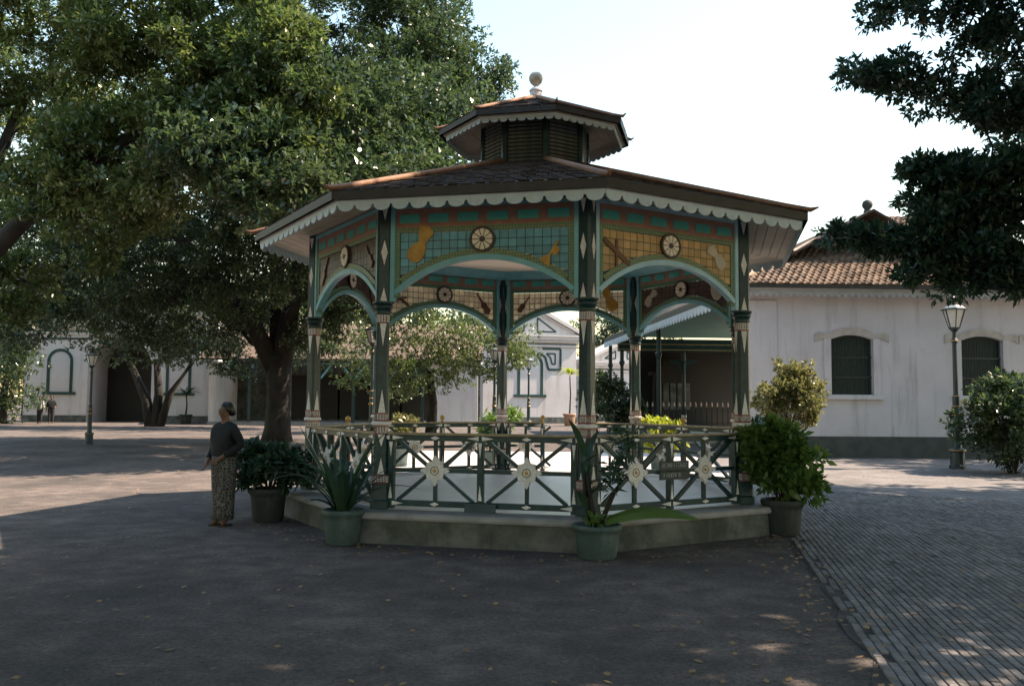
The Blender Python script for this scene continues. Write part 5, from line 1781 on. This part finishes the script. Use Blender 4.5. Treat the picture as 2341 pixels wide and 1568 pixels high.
    for s in (-1, 1):
        sm.rings([[(s * .085 + .048 * math.cos(th), -.035 + .125 * math.sin(th), z) for th in [2 * PI * j / 14 for j in range(14)]] for z in (0, .022)])
    part('sandal', sm, M['sandal'], body)
    return body


person('person in dark jacket and patterned batik sarong standing left of the pavilion', (-3.65, 11.2, 0), R_(-32), 1.55, M['jacket'], True,
       [((-.215, .03, 1.02), (-.16, -.13, .84)), ((.235, .08, 1.05), (.11, -.14, .89))])
c1, c2 = at(90, 968, 53), at(116, 968, 53.5)
person('person in pale shirt standing before the left gate wall', (c1.x, 53, 0), R_(-10), 1.66, M['shirt_white'], False, [((-.24, .02, 1.05), (-.23, -.12, .95)), ((.23, .02, 1.04), (.25, -.03, .80))], 'far visitors')
person('person in dark clothes beside the pale-shirted one at the left gate', (c2.x, 53.5, 0), R_(20), 1.70, M['jacket'], False, [((-.23, .02, 1.04), (-.25, -.03, .80)), ((.23, .02, 1.04), (.22, -.14, .98))], 'far visitors')

# ------------------------------------------------------------------ fallen leaves on the ground
rng = np.random.default_rng(77)
n = 620
V = []
F_ = []
for i in range(n + 420):
    y = rng.uniform(4.8, 24)
    x = rng.uniform(-.6, .6) * y
    if i >= n + 160:
        a = rng.uniform(PI, 2 * PI)
        q = 3.60 + abs(rng.normal()) * .22
        x, y = GC.x + q * math.cos(a), GC.y + q * math.sin(a)
    elif i >= n:
        q = rng.uniform(2.8, 9)
        w_ = pv(q, rng.normal() * .22 - .1)
        x, y = w_.x, w_.y
    elif (x - GC.x) ** 2 + (y - GC.y) ** 2 < 14.5:
        continue
    a = rng.uniform(0, 2 * PI)
    l, w = rng.uniform(.03, .07), rng.uniform(.012, .028)
    ca, sa = math.cos(a), math.sin(a)
    o = len(V)
    zz = .034 if x > 1.3 + (y - 2.2) * .2 else .006
    for (p_, q_, z) in ((-l / 2, 0, .0), (0, -w, .006), (l / 2, 0, .012), (0, w, .006)):
        V.append((x + p_ * ca - q_ * sa, y + p_ * sa + q_ * ca, zz + z))
    F_.append((o, o + 1, o + 2, o + 3))
me = bpy.data.meshes.new('leaf_litter')
me.from_pydata(V, [], F_)
me.materials.append(M['litter'])
ll = obj('leaf_litter', me)
ll['kind'] = 'stuff'
tag(ll, 'dry fallen leaves scattered over the ground', 'leaf litter')

rng = np.random.default_rng(78)
V, F_ = [], []
for i in range(2600):
    y = 4.6 + 11 * rng.random() ** 1.6
    x = rng.uniform(-.62, .62) * y
    if (x - GC.x) ** 2 + (y - GC.y) ** 2 < 14.5 or x > 1.15 + (y - 2.2) * .21:
        continue
    r = .004 + .010 * rng.random() ** 3
    o = len(V)
    an = rng.uniform(0, 2 * PI)
    for k in range(5):
        q = r * rng.uniform(.8, 1.3)
        V.append((x + q * math.cos(an + k * 1.257), y + q * math.sin(an + k * 1.257), .001))
    V.append((x, y, r * rng.uniform(.5, 1.0)))
    F_ += [(o + k, o + (k + 1) % 5, o + 5) for k in range(5)]
me = bpy.data.meshes.new('pebbles')
me.from_pydata(V, [], F_)
me.materials.append(M['plinth'])
pb = obj('pebbles', me)
pb['kind'] = 'stuff'
tag(pb, 'small grey pebbles strewn over the bare soil', 'pebbles')
